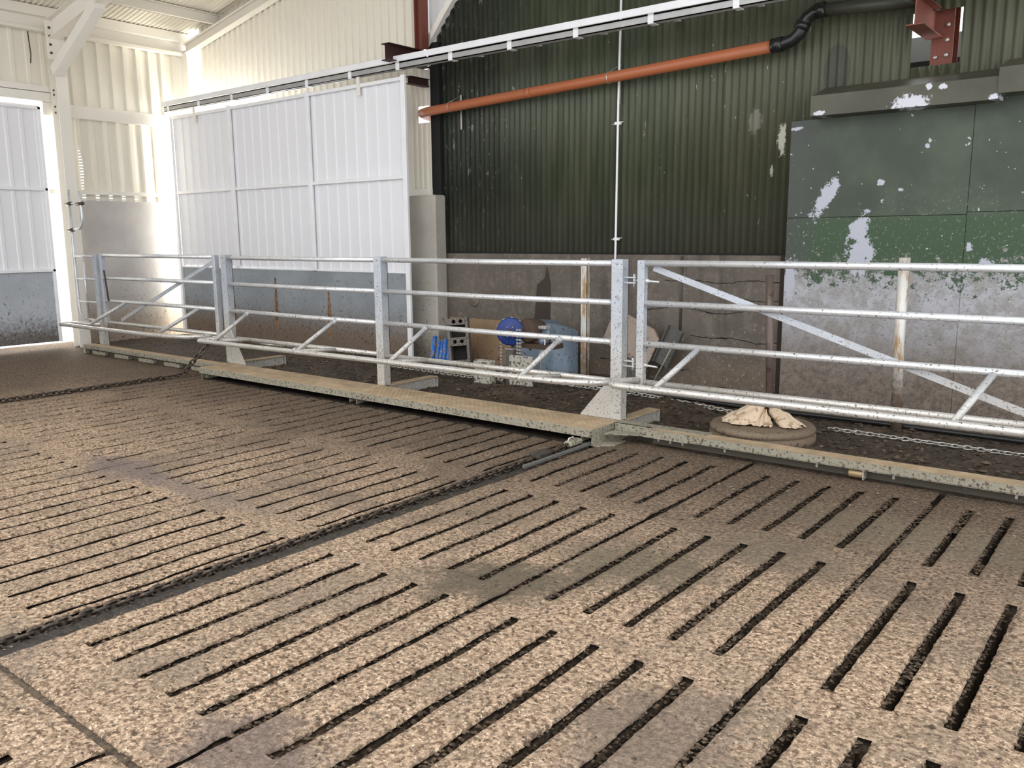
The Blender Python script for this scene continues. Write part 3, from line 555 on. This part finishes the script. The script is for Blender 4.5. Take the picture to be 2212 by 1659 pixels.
o = MB().tube([(-2.74, 7.8, 3.475), (-1.99, 7.8, 3.42)], .055, 18).build('painted_pipe', 'dgrey'); tag(o, 'dark green painted pipe running right from the black bend', 'pipe')
co = empty('conduit', (-4.9, 7.9, 1.2), 'thin white vertical conduit down the green wall', 'conduit')
MB().tube([(-4.86, 7.935, 4.6), (-4.89, 7.935, 2.9), (-4.90, 7.93, 1.3), (-4.92, 7.92, .55)], .0125, 10).build('conduit_tube', 'ropewh', co)
for z in (2.72, 1.52, .95): MB().box(-4.93, 7.925, z-.015, -4.86, 7.96, z+.015, bev=.004).tube([(-4.96, 7.94, z-.005), (-4.83, 7.94, z+.012)], .005, 6).build('clip', 'ropewh', co)

# ------------------------------------------------------------------ the crowd gate barrier
YB = 5.60; ZR = (1.345, 1.045, .738)            # barrier plane and rail heights
def arc(c, r, a0, a1, n=6): return [(c[0]+r*math.cos(math.radians(a0+(a1-a0)*i/n)), c[1]+r*math.sin(math.radians(a0+(a1-a0)*i/n)), c[2]) for i in range(n+1)]
def splash(x, y, z): pass
def front_loop(x0, x1, y1, z, left, right_):
    """cow-side kick rail standing off the fence, bent back to it at its ends"""
    p = []; yf = 5.26
    if left == 'u': p += [(x0+.06, y1, z-.01)]+[(x0-.06+.03*0, y1-.08, z)]+arc((x0+.04, yf+.11, z), .11, 180, 270)
    elif left == 's': p += arc((x0+.1, yf+.17, z), .17, 180, 270)
    else: p += [(x0, yf, z)]
    if right_ == 's': p += [(x1-.75, yf, z)]+[(x1-.5, yf+.02, z), (x1-.3, yf+.08, z), (x1-.12, yf+.17, z), (x1+.02, yf+.27, z)]
    elif right_ == 'u': p += arc((x1-.11, yf+.11, z), .11, -90, 0)+[(x1-.02, y1, z)]
    else: p += [(x1, yf, z)]
    return p
def strut(mb, p0, p1, r=.021):
    mb.tube([p0, p1], r, 12); d = (Vector(p1)-Vector(p0)).normalized()
    return mb
def post(parent, x, y, z0, z1, w=.10, dp=.085, gusset=None):
    mb = MB(); mb.box(x-w/2, y-.006, z0, x+w/2, y, z1, bev=.002).box(x-w/2, y, z0, x-w/2+.006, y+dp, z1).box(x+w/2-.006, y, z0, x+w/2, y+dp, z1).box(x-w/2, y+dp-.006, z0, x+w/2, y+dp, z1)
    o = mb.build('post', 'galvclean', parent)
    for z in (z1-.03, z1-.28): bolt(x, y-.006, z, '-y', .009, parent=o)
    if gusset:
        g = MB(); sgn, L, hh = gusset; g.prism([(0, 0), (sgn*L, 0), (sgn*L, .01), (0, hh)], .008, Matrix(((1, 0, 0, x+sgn*w/2), (0, 0, 1, y+.03*0), (0, 1, 0, z0), (0, 0, 0, 1)))); g.build('gusset_plate', 'galvclean', parent)
    return o
bar_ = empty('tubular_barrier', (-6.1, 5.6, .13), 'galvanised tubular barrier bay with two low bump rails behind the wide walkway', 'barrier')
XP = (-8.70, -6.12, -3.44)
post(bar_, XP[0], YB, .13, 1.375, gusset=(1, .26, .42)); post(bar_, XP[1], YB, .13, 1.375); post(bar_, XP[2], YB, .13, 1.375, gusset=(-1, .28, .33))
for a, b in ((XP[0], XP[1]), (XP[1], XP[2])):
    for i, z in enumerate(ZR): MB().tube([(a+.04, YB+.03, z), ((a+b)/2, YB+.03, z-.004), (b-.04, YB+.03, z)], .0235, 14).build('rail', 'galv', bar_)
    MB().tube([(a+.04, YB+.03, .42), (b-.04, YB+.03, .43)], .0235, 14).build('lower_rail', 'galv', bar_)
mb = MB(); mb.tube([(-8.45, YB+.02, .405), (-8.7, 5.50, .41)]+arc((-8.72, 5.36, .415), .1, 120, 270, 7)+[(-6.2, 5.26, .435), (-4.1, 5.26, .445), (-3.8, 5.27, .447), (-3.62, 5.31, .448), (-3.47, 5.39, .448), (-3.38, 5.50, .446)], .025, 14); mb.build('bump_rail', 'galv', bar_)
for xt, xb in ((-8.29, -8.44), (-6.78, -6.97), (-5.50, -5.63), (-3.98, -4.13)):
    mb = MB(); strut(mb, (xt, YB+.02, .735), (xb, 5.265, .445)); mb.tube([(xt, YB+.02, .735), (xt-.02, YB-.01, .70)], .026, 12); mb.build('strut', 'galvclean', bar_)
for x in (-6.80, -5.50, -3.98, -8.29):
    mb = MB(); strut(mb, (x, YB+.02, .425), (x-.16, 5.28, .440), .019); mb.build('lower_strut', 'galvclean', bar_)
for x in (-7.0, -5.62, -4.12): MB().tube([(x-.012, 5.26, .44), (x+.012, 5.26, .44)], .029, 12).build('rail_collar', 'galv', bar_)

def gate(name, x0, x1, label, brace, ltype, rtype, struts, posts=()):
    g = empty(name, ((x0+x1)/2, YB, .4), label, 'gate')
    for x in (x0, x1): mb = MB(); mb.box(x-.03, YB-.005, .40, x+.03, YB+.055, 1.372, bev=.004); mb.build('stile', 'galvclean', g)
    for z in ZR+(.44,): MB().tube([(x0, YB+.025, z+.005), (x1, YB+.025, z+.005)], .0245, 14).build('rail', 'galv', g)
    mb = MB(); bar(mb, brace[0], brace[1], .045, .008, (0, 1, 0)); mb.build('brace', 'galvclean', g)
    P = []
    if ltype: P += ltype
    if rtype: P += rtype
    MB().tube(P, .0265, 14).build('bump_rail', 'galv', g)
    for xt, xb in struts: mb = MB(); strut(mb, (xt, YB+.02, .735), (xb, 5.275, .465), .022); mb.build('strut', 'galvclean', g)
    return g
g1 = gate('tubular_gate', -3.235, -.45, 'galvanised field gate with diagonal flat brace at right in front of the flat green sheets', ((-3.16, YB+.06, 1.315), (-.5, YB+.06, .45)),
     [(-3.24, YB-.01, .465), (-3.30, 5.46, .468)]+arc((-3.21, 5.36, .47), .1, 180, 270, 7), [(-.75, 5.26, .475)]+arc((-.66, 5.36, .475), .1, -90, 0, 5)+[(-.54, 5.58, .47)], ((-2.76, -2.93), (-.86, -1.0)))
for z in (1.20, .56):
    h = MB(); h.box(-3.395, YB+.02, z+.035, -3.29, YB+.05, z+.045).box(-3.395, YB+.02, z-.005, -3.29, YB+.05, z+.005).tube([(-3.31, YB+.035, z-.03), (-3.31, YB+.035, z+.065)], .011, 8); h.build('hinge', 'galvclean', g1)
    h = MB(); h.tube([(-3.31, YB+.035, z+.02), (-3.10, YB+.035, z+.012)], .008, 8).lathe([(0, .02), (.018, .02), (.018, 0)], (-3.205, YB+.035, z+.016), 6, rot('Y', 90)); h.build('hinge_pin', 'galv', g1)
post(g1, -.35, YB, .13, 1.375)
g2 = gate('tubular_gate', -11.62, -8.90, 'galvanised field gate with rising flat brace at far left by the pale concrete wall', ((-11.3, YB+.06, .48), (-8.95, YB+.06, 1.31)),
     [(-11.75, YB, .405), (-12.2, 5.45, .405)]+arc((-12.22, 5.36, .405), .09, 110, 270, 7), [(-9.9, 5.26, .415), (-9.5, 5.27, .42), (-9.15, 5.36, .425), (-8.97, 5.56, .43)], ((-11.05, -11.35), (-9.30, -9.6)))
pl = empty('gate_end_post', (-11.78, YB, .1), 'far left galvanised post with ladder-like end rails against the white column', 'post')
post(pl, -11.78, YB, .08, 1.36)
for z in (1.335, 1.02, .70): MB().tube([(-12.42, YB+.02, z), (-11.8, YB+.02, z)], .016, 10).build('end_rail', 'galv', pl)
MB().tube([(-12.40, YB+.02, 2.25), (-12.41, YB+.02, 1.3), (-12.40, YB+.02, .62)]+[(-12.40+.14*(1-math.cos(a*math.pi/10)), YB+.02, .62-.16*math.sin(a*math.pi/10)) for a in range(1, 6)]+[(-11.8, YB+.02, .44)], .019, 10).build('end_hoop', 'galv', pl)
MB().tube([(-12.15, YB+.02, 1.35), (-12.15, YB+.02, .44)], .014, 10).build('end_bar', 'galv', pl)
MB().tube([(-11.50, YB-.02, 1.15), (-11.44, YB-.02, .74)], .012, 8).build('drop_pin', 'rust', pl)
vb = empty('hoop_bracket', (-12.2, 5.6, 1.8), 'small bent galvanised hoop with dark clamps on the white column', 'bracket')
MB().tube([(-12.05, YB, 2.22), (-12.03, YB, 2.05), (-12.02, YB, 1.90)]+[(-12.16+.14*math.cos(a*math.pi/10), YB, 1.86-.15*math.sin(a*math.pi/10)) for a in range(0, 6)]+[(-12.38, YB, 1.70)], .018, 10).build('hoop', 'galv', vb)
for a, b in (((-12.46, YB, 2.06), (-12.30, YB, 2.06)), ((-12.14, YB, 2.05), (-11.97, YB, 2.05)), ((-12.46, YB, 1.70), (-12.30, YB, 1.70))): MB().tube([a, b], .026, 10).build('clamp', 'boltdark', vb)
MB().tube([(-12.40, YB, 2.06), (-12.1, YB, 2.06)], .015, 8).build('cross_bar', 'galv', vb)

# walkway plates in front of the barrier
wk = empty('walkway', (-6, 5.4, 0), 'long raised dusty metal walkway step under the middle of the barrier', 'walkway')
def plate(x0, x1):
    mb = MB(); n = int((x1-x0)/.05)
    mb.box(x0, 5.2, .118, x1, 5.60, .128, bev=.002)
    mb.box(x0, 5.2, .068, x1, 5.206, .120).box(x0, 5.2, .066, x1, 5.225, .072); return mb
plate(-8.69, -6.09).build('deck_plate', ['deck'], wk); plate(-6.085, -3.40).build('deck_plate', ['deck'], wk)
for x0, x1 in ((-8.69, -6.09), (-6.085, -3.40)): MB().box(x0, 5.193, .064, x1, 5.2, .126).build('front_lip', 'galvdirty', wk)
mb = MB()                                      # raised tread pattern
for i in range(100):
    for j in range(12):
        x = -6.05+i*.0262; y = 5.225+j*.030; a = .007 if (i+j) % 2 else -.007; mb.add([(x-.007, y-a-.002, .1285), (x+.007, y+a-.002, .1285), (x+.007, y+a+.002, .1285), (x-.007, y-a+.002, .1285), (x, y, .1315)], [(0, 1, 4), (1, 2, 4), (2, 3, 4), (3, 0, 4)])
tag(mb.build('tread_pattern', 'deck', wk), kind='stuff')
for x in (-8.62, -6.09, -3.45):
    mb = MB(); mb.box(x-.05, 5.205, .02, x-.044, 5.60, .118).box(x+.044, 5.205, .0, x+.05, 5.62, .118).box(x-.05, 5.205, .0, x+.11, 5.62, .006).box(x-.05, 5.20, .085, x+.05, 5.206, .118); mb.build('support_foot', 'galvdirty', wk)
mb = MB(); mb.box(-3.40, 5.2, .0, -3.394, 5.56, .126).prism([(-3.39, 5.2), (-3.26, 5.3), (-3.27, 5.48), (-3.39, 5.5)], .008, T(0, 0, .0)); mb.build('end_plate', 'galvdirty', wk)
for x in (-3.475, -3.425): bolt(x, 5.20, .105, '-y', .006, parent=wk, mat='boltdark')
MB().box(-8.68, 5.575, .004, -3.42, 5.60, .117).build('light_stop_web', 'shadeweb', wk)  # closure added to stop light from behind, its dark colour deepening the shade
# base channels left and right of the walkway
def base_beam(x0, x1, label):
    b = empty('base_beam', ((x0+x1)/2, 5.5, 0), label, 'beam')
    MB().box(x0, 5.43, .122, x1, 5.57, .130, bev=.002).build('top_flange', 'deck', b)
    MB().box(x0, 5.425, .082, x1, 5.432, .130).box(x0, 5.425, .078, x1, 5.445, .084).build('front_lip', 'galvdirty', b)
    MB().box(x0, 5.50, .015, x1, 5.507, .122).build('web', 'shadeweb', b)  # mud colour darkened to paint in the shade behind the lip
    return b
bb = base_beam(-3.05, 1.2, 'dusty base channel under the right gate with small roller')
MB().lathe([(0, 0), (.024, 0), (.026, .004), (.026, .085), (.024, .09), (0, .09)], (-1.60, 5.46, .045), 20, rot('Y', 90)).build('roller', plain('bronze_roller', (.38, .28, .15), .45, .4), bb)
MB().box(-1.51, 5.43, .015, -1.504, 5.50, .082).build('roller_cheek', 'galvclean', bb)
for x in (-2.47, -1.82, -1.34, -.67, -2.9, -3.0, -2.8, 0, .6): MB().box(x-.008, 5.49, .035, x+.008, 5.50, .07, bev=.002).build('web_tab', 'galvclean', bb)
MB().prism([(-3.36, 5.30), (-3.08, 5.425), (-3.08, 5.44), (-3.36, 5.47)], .006, T(0, 0, .078)).box(-3.38, 5.50, .06, -3.05, 5.506, .135).box(-3.38, 5.50, .13, -2.62, 5.60, .136).box(-3.09, 5.418, .075, -2.72, 5.424, .135).build('joint_bracket', 'galvdirty', bb)
bl = base_beam(-11.95, -8.68, 'muddy base channel under the far left gate')
MB().box(-11.97, 5.42, .0, -11.93, 5.58, .13, bev=.01).build('end_cap', 'galvdirty', bl)
for i in range(5): MB().box(-11.75+.62*i, 5.44, .01, -11.75+.62*i+.35, 5.50, .06, bev=.004).build('web_block', 'galvdirty', bl)
# runners behind each post
for x, y1, lb in ((-3.42, 6.17, 'channel runner behind the post beside the right gate'), (-6.1, 6.32, 'channel runner behind the middle post of the barrier'), (-8.72, 6.36, 'channel runner behind the post beside the left gate')):
    r = empty('channel_runner', (x, 5.9, 0), lb, 'channel', 'runners behind the barrier posts')
    MB().box(x-.055, 5.66, .122, x+.06, y1, .130, bev=.002).build('top_flange', 'deck', r)
    MB().box(x+.03, 5.66, .02, x+.036, y1-.02, .122).box(x-.055, y1-.01, .02, x+.06, y1, .122).build('side_web', 'galvclean', r)

# ------------------------------------------------------------------ chains
def link_mesh(L, w, r, mat):
    pts = []
    for s_ in (0, 1):
        for i in range(5):
            a = math.radians(-90+180*i/4)+s_*math.pi; pts.append(((L/2-w/2)*(1 if s_ == 0 else -1)+w/2*math.cos(a), w/2*math.sin(a), 0))
    mb = MB(); mb.tube(pts, r, 6, closed=True); return mb.mesh('link', [MT[mat]])
def chain(name, pts, pitch, w, r, mat, label, zig=0):
    c_ = empty(name, pts[0], label, 'chain'); me = link_mesh(pitch+2*r+.004, w, r, mat); pts = [Vector(p) for p in pts]; seg = 0; d = 0; i = 0; p = pts[0].copy()
    tot = sum((b-a).length for a, b in zip(pts, pts[1:])); n = int(tot/pitch)
    for i in range(n):
        s_ = i*pitch; 
        for a, b in zip(pts, pts[1:]):
            L = (b-a).length
            if s_ <= L: break
            s_ -= L
        t = (b-a).normalized(); q = a+t*min(s_, L); o = bpy.data.objects.new('link', me); C.objects.link(o); o.parent = c_
        m = t.to_track_quat('X', 'Z').to_matrix().to_4x4() @ rot('X', (45 if i % 2 else -45)+random.uniform(-12, 12)); m.translation = q+Vector((0, random.uniform(-zig, zig), 0)); o.matrix_local = m; o.location = q
    return c_
chain('haul_chain', [(-3.50, 5.05, .03), (-3.51, 4.8, .004), (-3.52, 3, -.014), (-3.525, 1.0, -.014), (-3.525, -.5, -.014)], .052, .040, .008, 'chainrust', 'heavy muddy chain lying in the channel across the slats in the foreground')
chain('haul_chain', [(-8.58, 5.28, .40), (-8.62, 5.2, .30), (-8.80, 5.14, .14), (-8.84, 5.1, .05), (-8.95, 4.9, .02), (-9.0, 3.2, .01), (-9.0, 1.5, .01)], .062, .044, .009, 'chainrust', 'rusty chain from the far end of the walkway across the distant slats')
chain('drive_chain', [(-7.3, 6.75, .09), (-6.0, 6.72, .08), (-5.5, 6.75, .09)], .05, .034, .0065, 'chain', 'dark chain on the muck left of the spattered blocks')
chain('drive_chain', [(-4.95, 6.85, .10), (-4.0, 6.86, .09), (-3.05, 6.72, .07), (-2.85, 6.69, .05)], .046, .032, .006, 'chain', 'shiny chain on the muck between the machine and the round tyre base')
chain('drive_chain', [(-2.1, 6.62, .05), (-.8, 6.62, .04), (.5, 6.62, .04)], .042, .028, .005, 'chain', 'shiny chain on the muck right of the round tyre base')
# connector between walkway and front chain
cb = empty('chain_shackle', (-3.5, 5.1, 0), 'galvanised chain shackle and slide bar at the corner of the walkway', 'shackle')
MB().box(-3.535, 5.02, .012, -3.465, 5.185, .055, bev=.012).build('housing', 'galvdirty', cb)
MB().tube([(-3.5, 5.03, .05), (-3.5, 5.05, .075), (-3.5, 5.10, .075), (-3.5, 5.12, .05)], .007, 8).build('loop', 'galvclean', cb)
MB().box(-3.44, 4.4, -.002, -3.415, 5.3, .022, bev=.004).build('slide_bar', 'timber', cb)
MB().box(-3.545, 4.62, .0, -3.46, 4.78, .05, bev=.014).build('muddy_clamp', 'channelmuck', cb)

# ------------------------------------------------------------------ things behind the barrier
# tyre filled with concrete carrying a pole
tb = empty('tyre_base', (-2.44, 6.08, 0), 'round muddy tyre base with a tall red brown pole standing in it', 'post base')
MB().lathe([(0, .156), (.345, .152), (.372, .146), (.388, .125), (.385, .108), (.376, .10), (.376, .09), (.39, .08), (.388, .04), (.37, .01), (.36, 0)], (-2.44, 6.08, 0), 44).build('tyre', 'rubber', tb)
MB().tube([(-2.39, 6.10, .15), (-2.44, 6.10, 1.26)], .028, 18).build('pole', 'redpost', tb)
# crumpled sack at its foot
mb = MB(); n1, n2 = 40, 9
for a0, a1, R1_, hh, sd in ((-3.5, -1.55, .27, .155, 3), (-1.75, -1.0, .19, .09, 9), (-.75, .25, .24, .13, 15)):
    base_ = len(mb.v)
    for i in range(n1+1):
        for j in range(n2+1):
            u = i/n1; v = j/n2; a = a0+u*(a1-a0); edge = math.sin(math.pi*u)**.35
            R1 = .035+v*R1_*(.65+.35*edge+.22*nz(u*6, sd)+.10*nz(u*17, sd)); fold = .022*nz(u*7, v*3, sd)+.010*nz(u*16, v*9, sd)
            z = .160+hh*(1-v**1.25)*(.45+.55*edge)*(1+.35*nz(u*5, sd+2))+abs(fold)*1.2
            mb.v.append((-2.415+R1*math.cos(a)*1.1, 6.08+R1*math.sin(a)*.85, max(.159, z)))
    for i in range(n1):
        for j in range(n2): q = base_+i*(n2+1)+j; mb.f.append((q, q+n2+1, q+n2+2, q+1)); mb.mi.append(0); mb.sm.append(True)
o = mb.build('paper_sack', 'cloth'); sm = o.modifiers.new('thickness', 'SOLIDIFY'); sm.thickness = .003; tag(o, 'crumpled torn beige sack wrapped around the pole foot on the tyre base', 'sack')
# loose posts
o = MB().box(-4.905, 7.27, .0, -4.825, 7.275, 1.33).box(-4.905, 7.27, 0, -4.90, 7.33, 1.33).box(-4.83, 7.27, 0, -4.825, 7.33, 1.33).box(-4.905, 7.325, 0, -4.825, 7.33, 1.33).build('box_post', 'rustpost'); tag(o, 'narrow rust-streaked square post left of the gate hinge post', 'post')
o = MB().tube([(-1.715, 7.0, 0), (-1.74, 7.0, .7), (-1.74, 7.0, 1.37)], .041, 20).build('round_post', 'rustpost'); tag(o, 'thick white rust-streaked round post behind the right gate', 'post')
# drive unit
du = empty('drive_unit', (-5.3, 7.0, 0), 'gate drive winch with a blue sprocket wheel', 'winch')
mY = T(-5.44, 6.78, .59) @ rot('Z', 32) @ rot('X', 90)
MB().lathe([(0, .02), (.05, .022), (.06, .01), (.125, .006), (.145, .0), (.145, -.012), (.125, -.02), (.14, -.035), (.14, -.05), (0, -.05)], (0, 0, 0), 36, mY).build('sprocket_wheel', 'blue', du)
MB().lathe([(0, .045), (.022, .045), (.03, .035), (.03, .02)], (0, 0, 0), 18, mY).build('hub', 'boltdark', du)
for i in range(6):
    a = i*math.pi/3; mb = MB(); mb.lathe([(0, .012), (.007, .012), (.009, 0)], (0, 0, 0), 8, mY @ T(.055*math.cos(a), .055*math.sin(a), .022)); mb.build('bolt', 'bolt', du)
for i in range(10):
    a = i*math.pi/5+.2; mb = MB(); mb.box(.128, -.012, -.03, .150, .012, -.012, m=mY @ rot('Z', math.degrees(a))); mb.build('sprocket_tooth', 'chain', du)
MB().lathe([(0, .0), (.11, 0), (.13, .03), (.12, .16), (.09, .24), (.05, .28), (0, .28)], (0, 0, 0), 24, T(-5.30, 6.84, .60) @ rot('Z', -10) @ rot('X', -90) @ T(0, 0, 0)).build('gearbox', 'rust', du)
mb = MB(); mb.box(-5.36, 6.86, .42, -5.0, 7.1, .47).box(-5.32, 6.9, .46, -5.1, 7.05, .52, bev=.02); mb.build('mounting_plate', 'rust', du)
MB().box(-5.52, 6.80, .0, -5.42, 6.88, .40, bev=.004).build('stand', 'timber', du); MB().box(-5.52, 6.79, .40, -5.42, 6.89, .41).build('stand_cap', 'galvclean', du)
for x, z0, z1 in ((-5.56, .05, .50), (-5.345, .30, .62), (-5.31, .30, .62)):
    mb = MB(); z = z0
    while z < z1: mb.box(x-.012, 6.77, z, x+.012, 6.785, z+.018); z += .034
    mb.build('roller_chain', 'rail', du)
mb = MB(); mb.box(-5.22, 6.95, .50, -5.08, 7.1, .64, bev=.02).lathe([(0, 0), (.035, 0), (.035, .10), (0, .10)], (-5.12, 6.98, .50), 16, rot('X', 90)); mb.build('motor', 'bluegrey', du)
MB().box(-5.20, 6.90, .62, -5.08, 7.0, .655, bev=.008).build('terminal_box', 'galvclean', du)
mb = MB(); mb.tube([(-5.10, 6.9, .56), (-5.07, 6.88, .50), (-5.08, 6.88, .42), (-5.16, 6.9, .36), (-5.18, 6.92, .28)], .006, 8); mb.build('cable', 'ropewh', du)
# zinc cover
sc = empty('sheet_metal_cover', (-5.3, 7.4, 0), 'blue grey folded sheet metal guard behind the winch', 'guard')
def poly_extrude(pts, z0, z1, m=None): mb = MB(); mb.prism(pts, z1-z0, T(0, 0, z0)); return mb
poly_extrude([(-5.76, 7.38), (-5.49, 7.38), (-5.49, 7.70), (-5.76, 7.70)], .03, .63).build('front_panel', 'bluegrey', sc)
mb = MB(); N = 8
for i in range(N+1):
    a = i/N; x = -5.49+.28*math.sin(a*math.pi/2); y = 7.38+.30*(1-math.cos(a*math.pi/2)); mb.v += [(x, y, .03), (x, y, .63-.10*a*a)]
for i in range(N): mb.f.append((2*i, 2*i+2, 2*i+3, 2*i+1)); mb.mi.append(0); mb.sm.append(True)
b0 = len(mb.v); mb.v += [(-5.49, 7.70, .03), (-5.49, 7.70, .60)]; mb.f.append(tuple([2*i+1 for i in range(N+1)]+[b0+1])); mb.mi.append(0); mb.sm.append(False); mb.build('curved_side', 'bluegrey', sc)
bolt(-5.64, 7.38, .33, '-y', .014, parent=sc, mat='boltdark'); MB().box(-5.50, 7.372, .03, -5.485, 7.38, .63).build('fold', 'galvclean', sc)
# blocks in front of the drive
o = MB().box(-5.82, 6.62, .0, -5.60, 6.74, .285, bev=.012).build('concrete_block', 'block'); tag(o, 'spattered pale block left of the winch stand', 'block')
o = MB().box(-5.40, 6.70, .02, -5.11, 6.74, .36, bev=.008).build('concrete_block', 'block'); tag(o, 'wider spattered pale block right of the winch stand', 'block')
# leaning perforated block
pbk = empty('perforated_block', (-6.8, 7.5, 0), 'grey concrete block with round and oblong holes standing on end', 'block')
m = T(-6.84, 7.36, .0) @ rot('Z', 30) @ rot('X', -8) @ rot('Y', -5)
mbs = MB(); W_, H_, D_ = .26, .60, .12
g = {}
xs_ = [0, .035, .095, .115, .165, .225, .26]; holes = []
# ring-built plate: outer frame + cross bridges holding the round holes
for x0, x1 in ((0, .035), (.225, .26)): mbs.box(x0, 0, 0, x1, D_, H_, m=m, bev=.004)
for z0, z1 in ((0, .10), (.27, .37), (.52, .60)):
    for q in range(8):
        pass
    cz = (z0+z1)/2
    mbs.box(.035, .0, z0, .055, D_, z1, m=m); mbs.box(.205, 0, z0, .225, D_, z1, m=m); mbs.box(.12, 0, z0, .14, D_, z1, m=m)
    mbs.box(.055, 0, z0, .12, D_, z0+.018, m=m); mbs.box(.055, 0, z1-.018, .12, D_, z1, m=m); mbs.box(.14, 0, z0, .205, D_, z0+.018, m=m); mbs.box(.14, 0, z1-.018, .205, D_, z1, m=m)
    for hx in (.0875, .1725):     # round the square openings with rings
        n = 16; ring = []
        for j in range(n):
            a = 2*math.pi*j/n+math.pi/n; rr = .024; c_, s2 = math.cos(a), math.sin(a); sq = .034/max(abs(c_), abs(s2)); ring += [(hx+rr*c_, .001, cz+rr*s2), (hx+sq*c_, .001, cz+min(sq, .04)*s2), (hx+rr*c_, D_, cz+rr*s2)]
        fs = []
        for j in range(n): k2 = (j+1) % n; fs += [(3*j, 3*j+1, 3*k2+1, 3*k2), (3*j, 3*k2, 3*k2+2, 3*j+2)]
        mbs.add([m @ Vector(v) for v in ring], fs)
mbs.build('shell', 'brick', pbk); MB().box(.03, D_-.01, .0, .23, D_, .6, m=m).build('dark_back', 'darkgap', pbk)
# board behind
m2 = T(-7.34, 7.86, 0) @ rot('X', -6)
o = MB().box(0, 0, .0, 1.02, .018, .56, m=m2, bev=.003).build('board', 'board'); tag(o, 'stained orange-brown board leaning on the old wall behind the winch', 'board')
# blue rods
for i, (x, h_, lb) in enumerate(((-7.28, .345, 'tallest and leftmost'), (-7.20, .30, 'second from left'), (-7.145, .31, 'third from left'), (-7.085, .325, 'fourth from left'), (-7.015, .315, 'fifth from left'), (-6.95, .28, 'rightmost'))):
    o = MB().tube([(x+.05, 7.45, 0), (x, 7.58, h_)], .029 if i in (0, 3, 4) else .022, 14).build('blue_pipe', 'bluepipe'); tag(o, f'short blue pipe leaning by the pillar, {lb} of six', 'pipe', 'blue pipes leaning by the pillar')
# boards behind the hinge post
m3 = T(-4.55, 7.72, .50) @ rot('Y', 24)
o = MB().prism([(-.30, -.20), (.26, -.20), (.30, -.12), (.30, .13), (.20, .20), (-.16, .20), (-.30, .12)], .03, m3 @ rot('X', 90)).build('slotted_board', 'board2'); tag(o, 'tilted pinkish board with a slot behind the hinge post', 'board')
MB().prism([(.12, -.02), (.20, -.02), (.20, .0), (.12, .0)], .004, m3 @ rot('X', 90) @ rot('Z', 80) @ T(-.12, -.2, .031)).build('slot', 'darkgap', o)
pr = empty('metal_trough', (-4.15, 7.7, .2), 'grey folded metal tray tilted beside the pinkish board', 'tray')
m4 = T(-4.13, 7.74, .42) @ rot('Y', 24)
MB().box(-.09, -.01, -.20, .09, .0, .22, m=m4).box(-.09, -.05, -.20, -.08, 0, .22, m=m4).box(.08, -.05, -.20, .09, 0, .22, m=m4).build('tray', 'timber', pr)
MB().tube([(-4.02, 7.66, .5), (-4.25, 7.6, .02)], .008, 8).build('leg', 'galvdirty', pr)
o = MB().box(-4.62, 7.70, .0, -4.40, 7.74, .30).box(-4.56, 7.69, .0, -4.54, 7.70, .30).box(-4.48, 7.69, 0, -4.46, 7.70, .30).build('slatted_crate', 'timber'); tag(o, 'dark slatted panel in the shade under the pinkish board', 'crate')
# hoses on the ground
o = MB().tube([(-8.6, 7.2, .06), (-7.2, 7.18, .07), (-6.2, 7.10, .06), (-5.6, 7.15, .05)], .018, 10).build('hose', 'black'); tag(o, 'black hose on the muck left of the winch', 'hose')
o = MB().tube([(-4.95, 7.05, .06), (-4.2, 7.06, .06), (-3.4, 7.05, .055), (-2.9, 7.02, .05), (-1.9, 7.05, .05), (-.8, 7.02, .05), (.8, 7.0, .05)], .020, 10).build('hose', 'black'); tag(o, 'long black hose on the muck under the right gate', 'hose')
# hook and cord on the left wall
o = MB().tube([(XL+.05, 5.50, 4.40), (XL+.06, 5.51, 4.1), (XL+.05, 5.50, 3.98)], .008, 6).build('hanging_cord', 'boltdark'); tag(o, 'short dark cord hanging from the eaves on the left wall', 'cord')

for me in bpy.data.meshes: me.validate(clean_customdata=False)
settle()
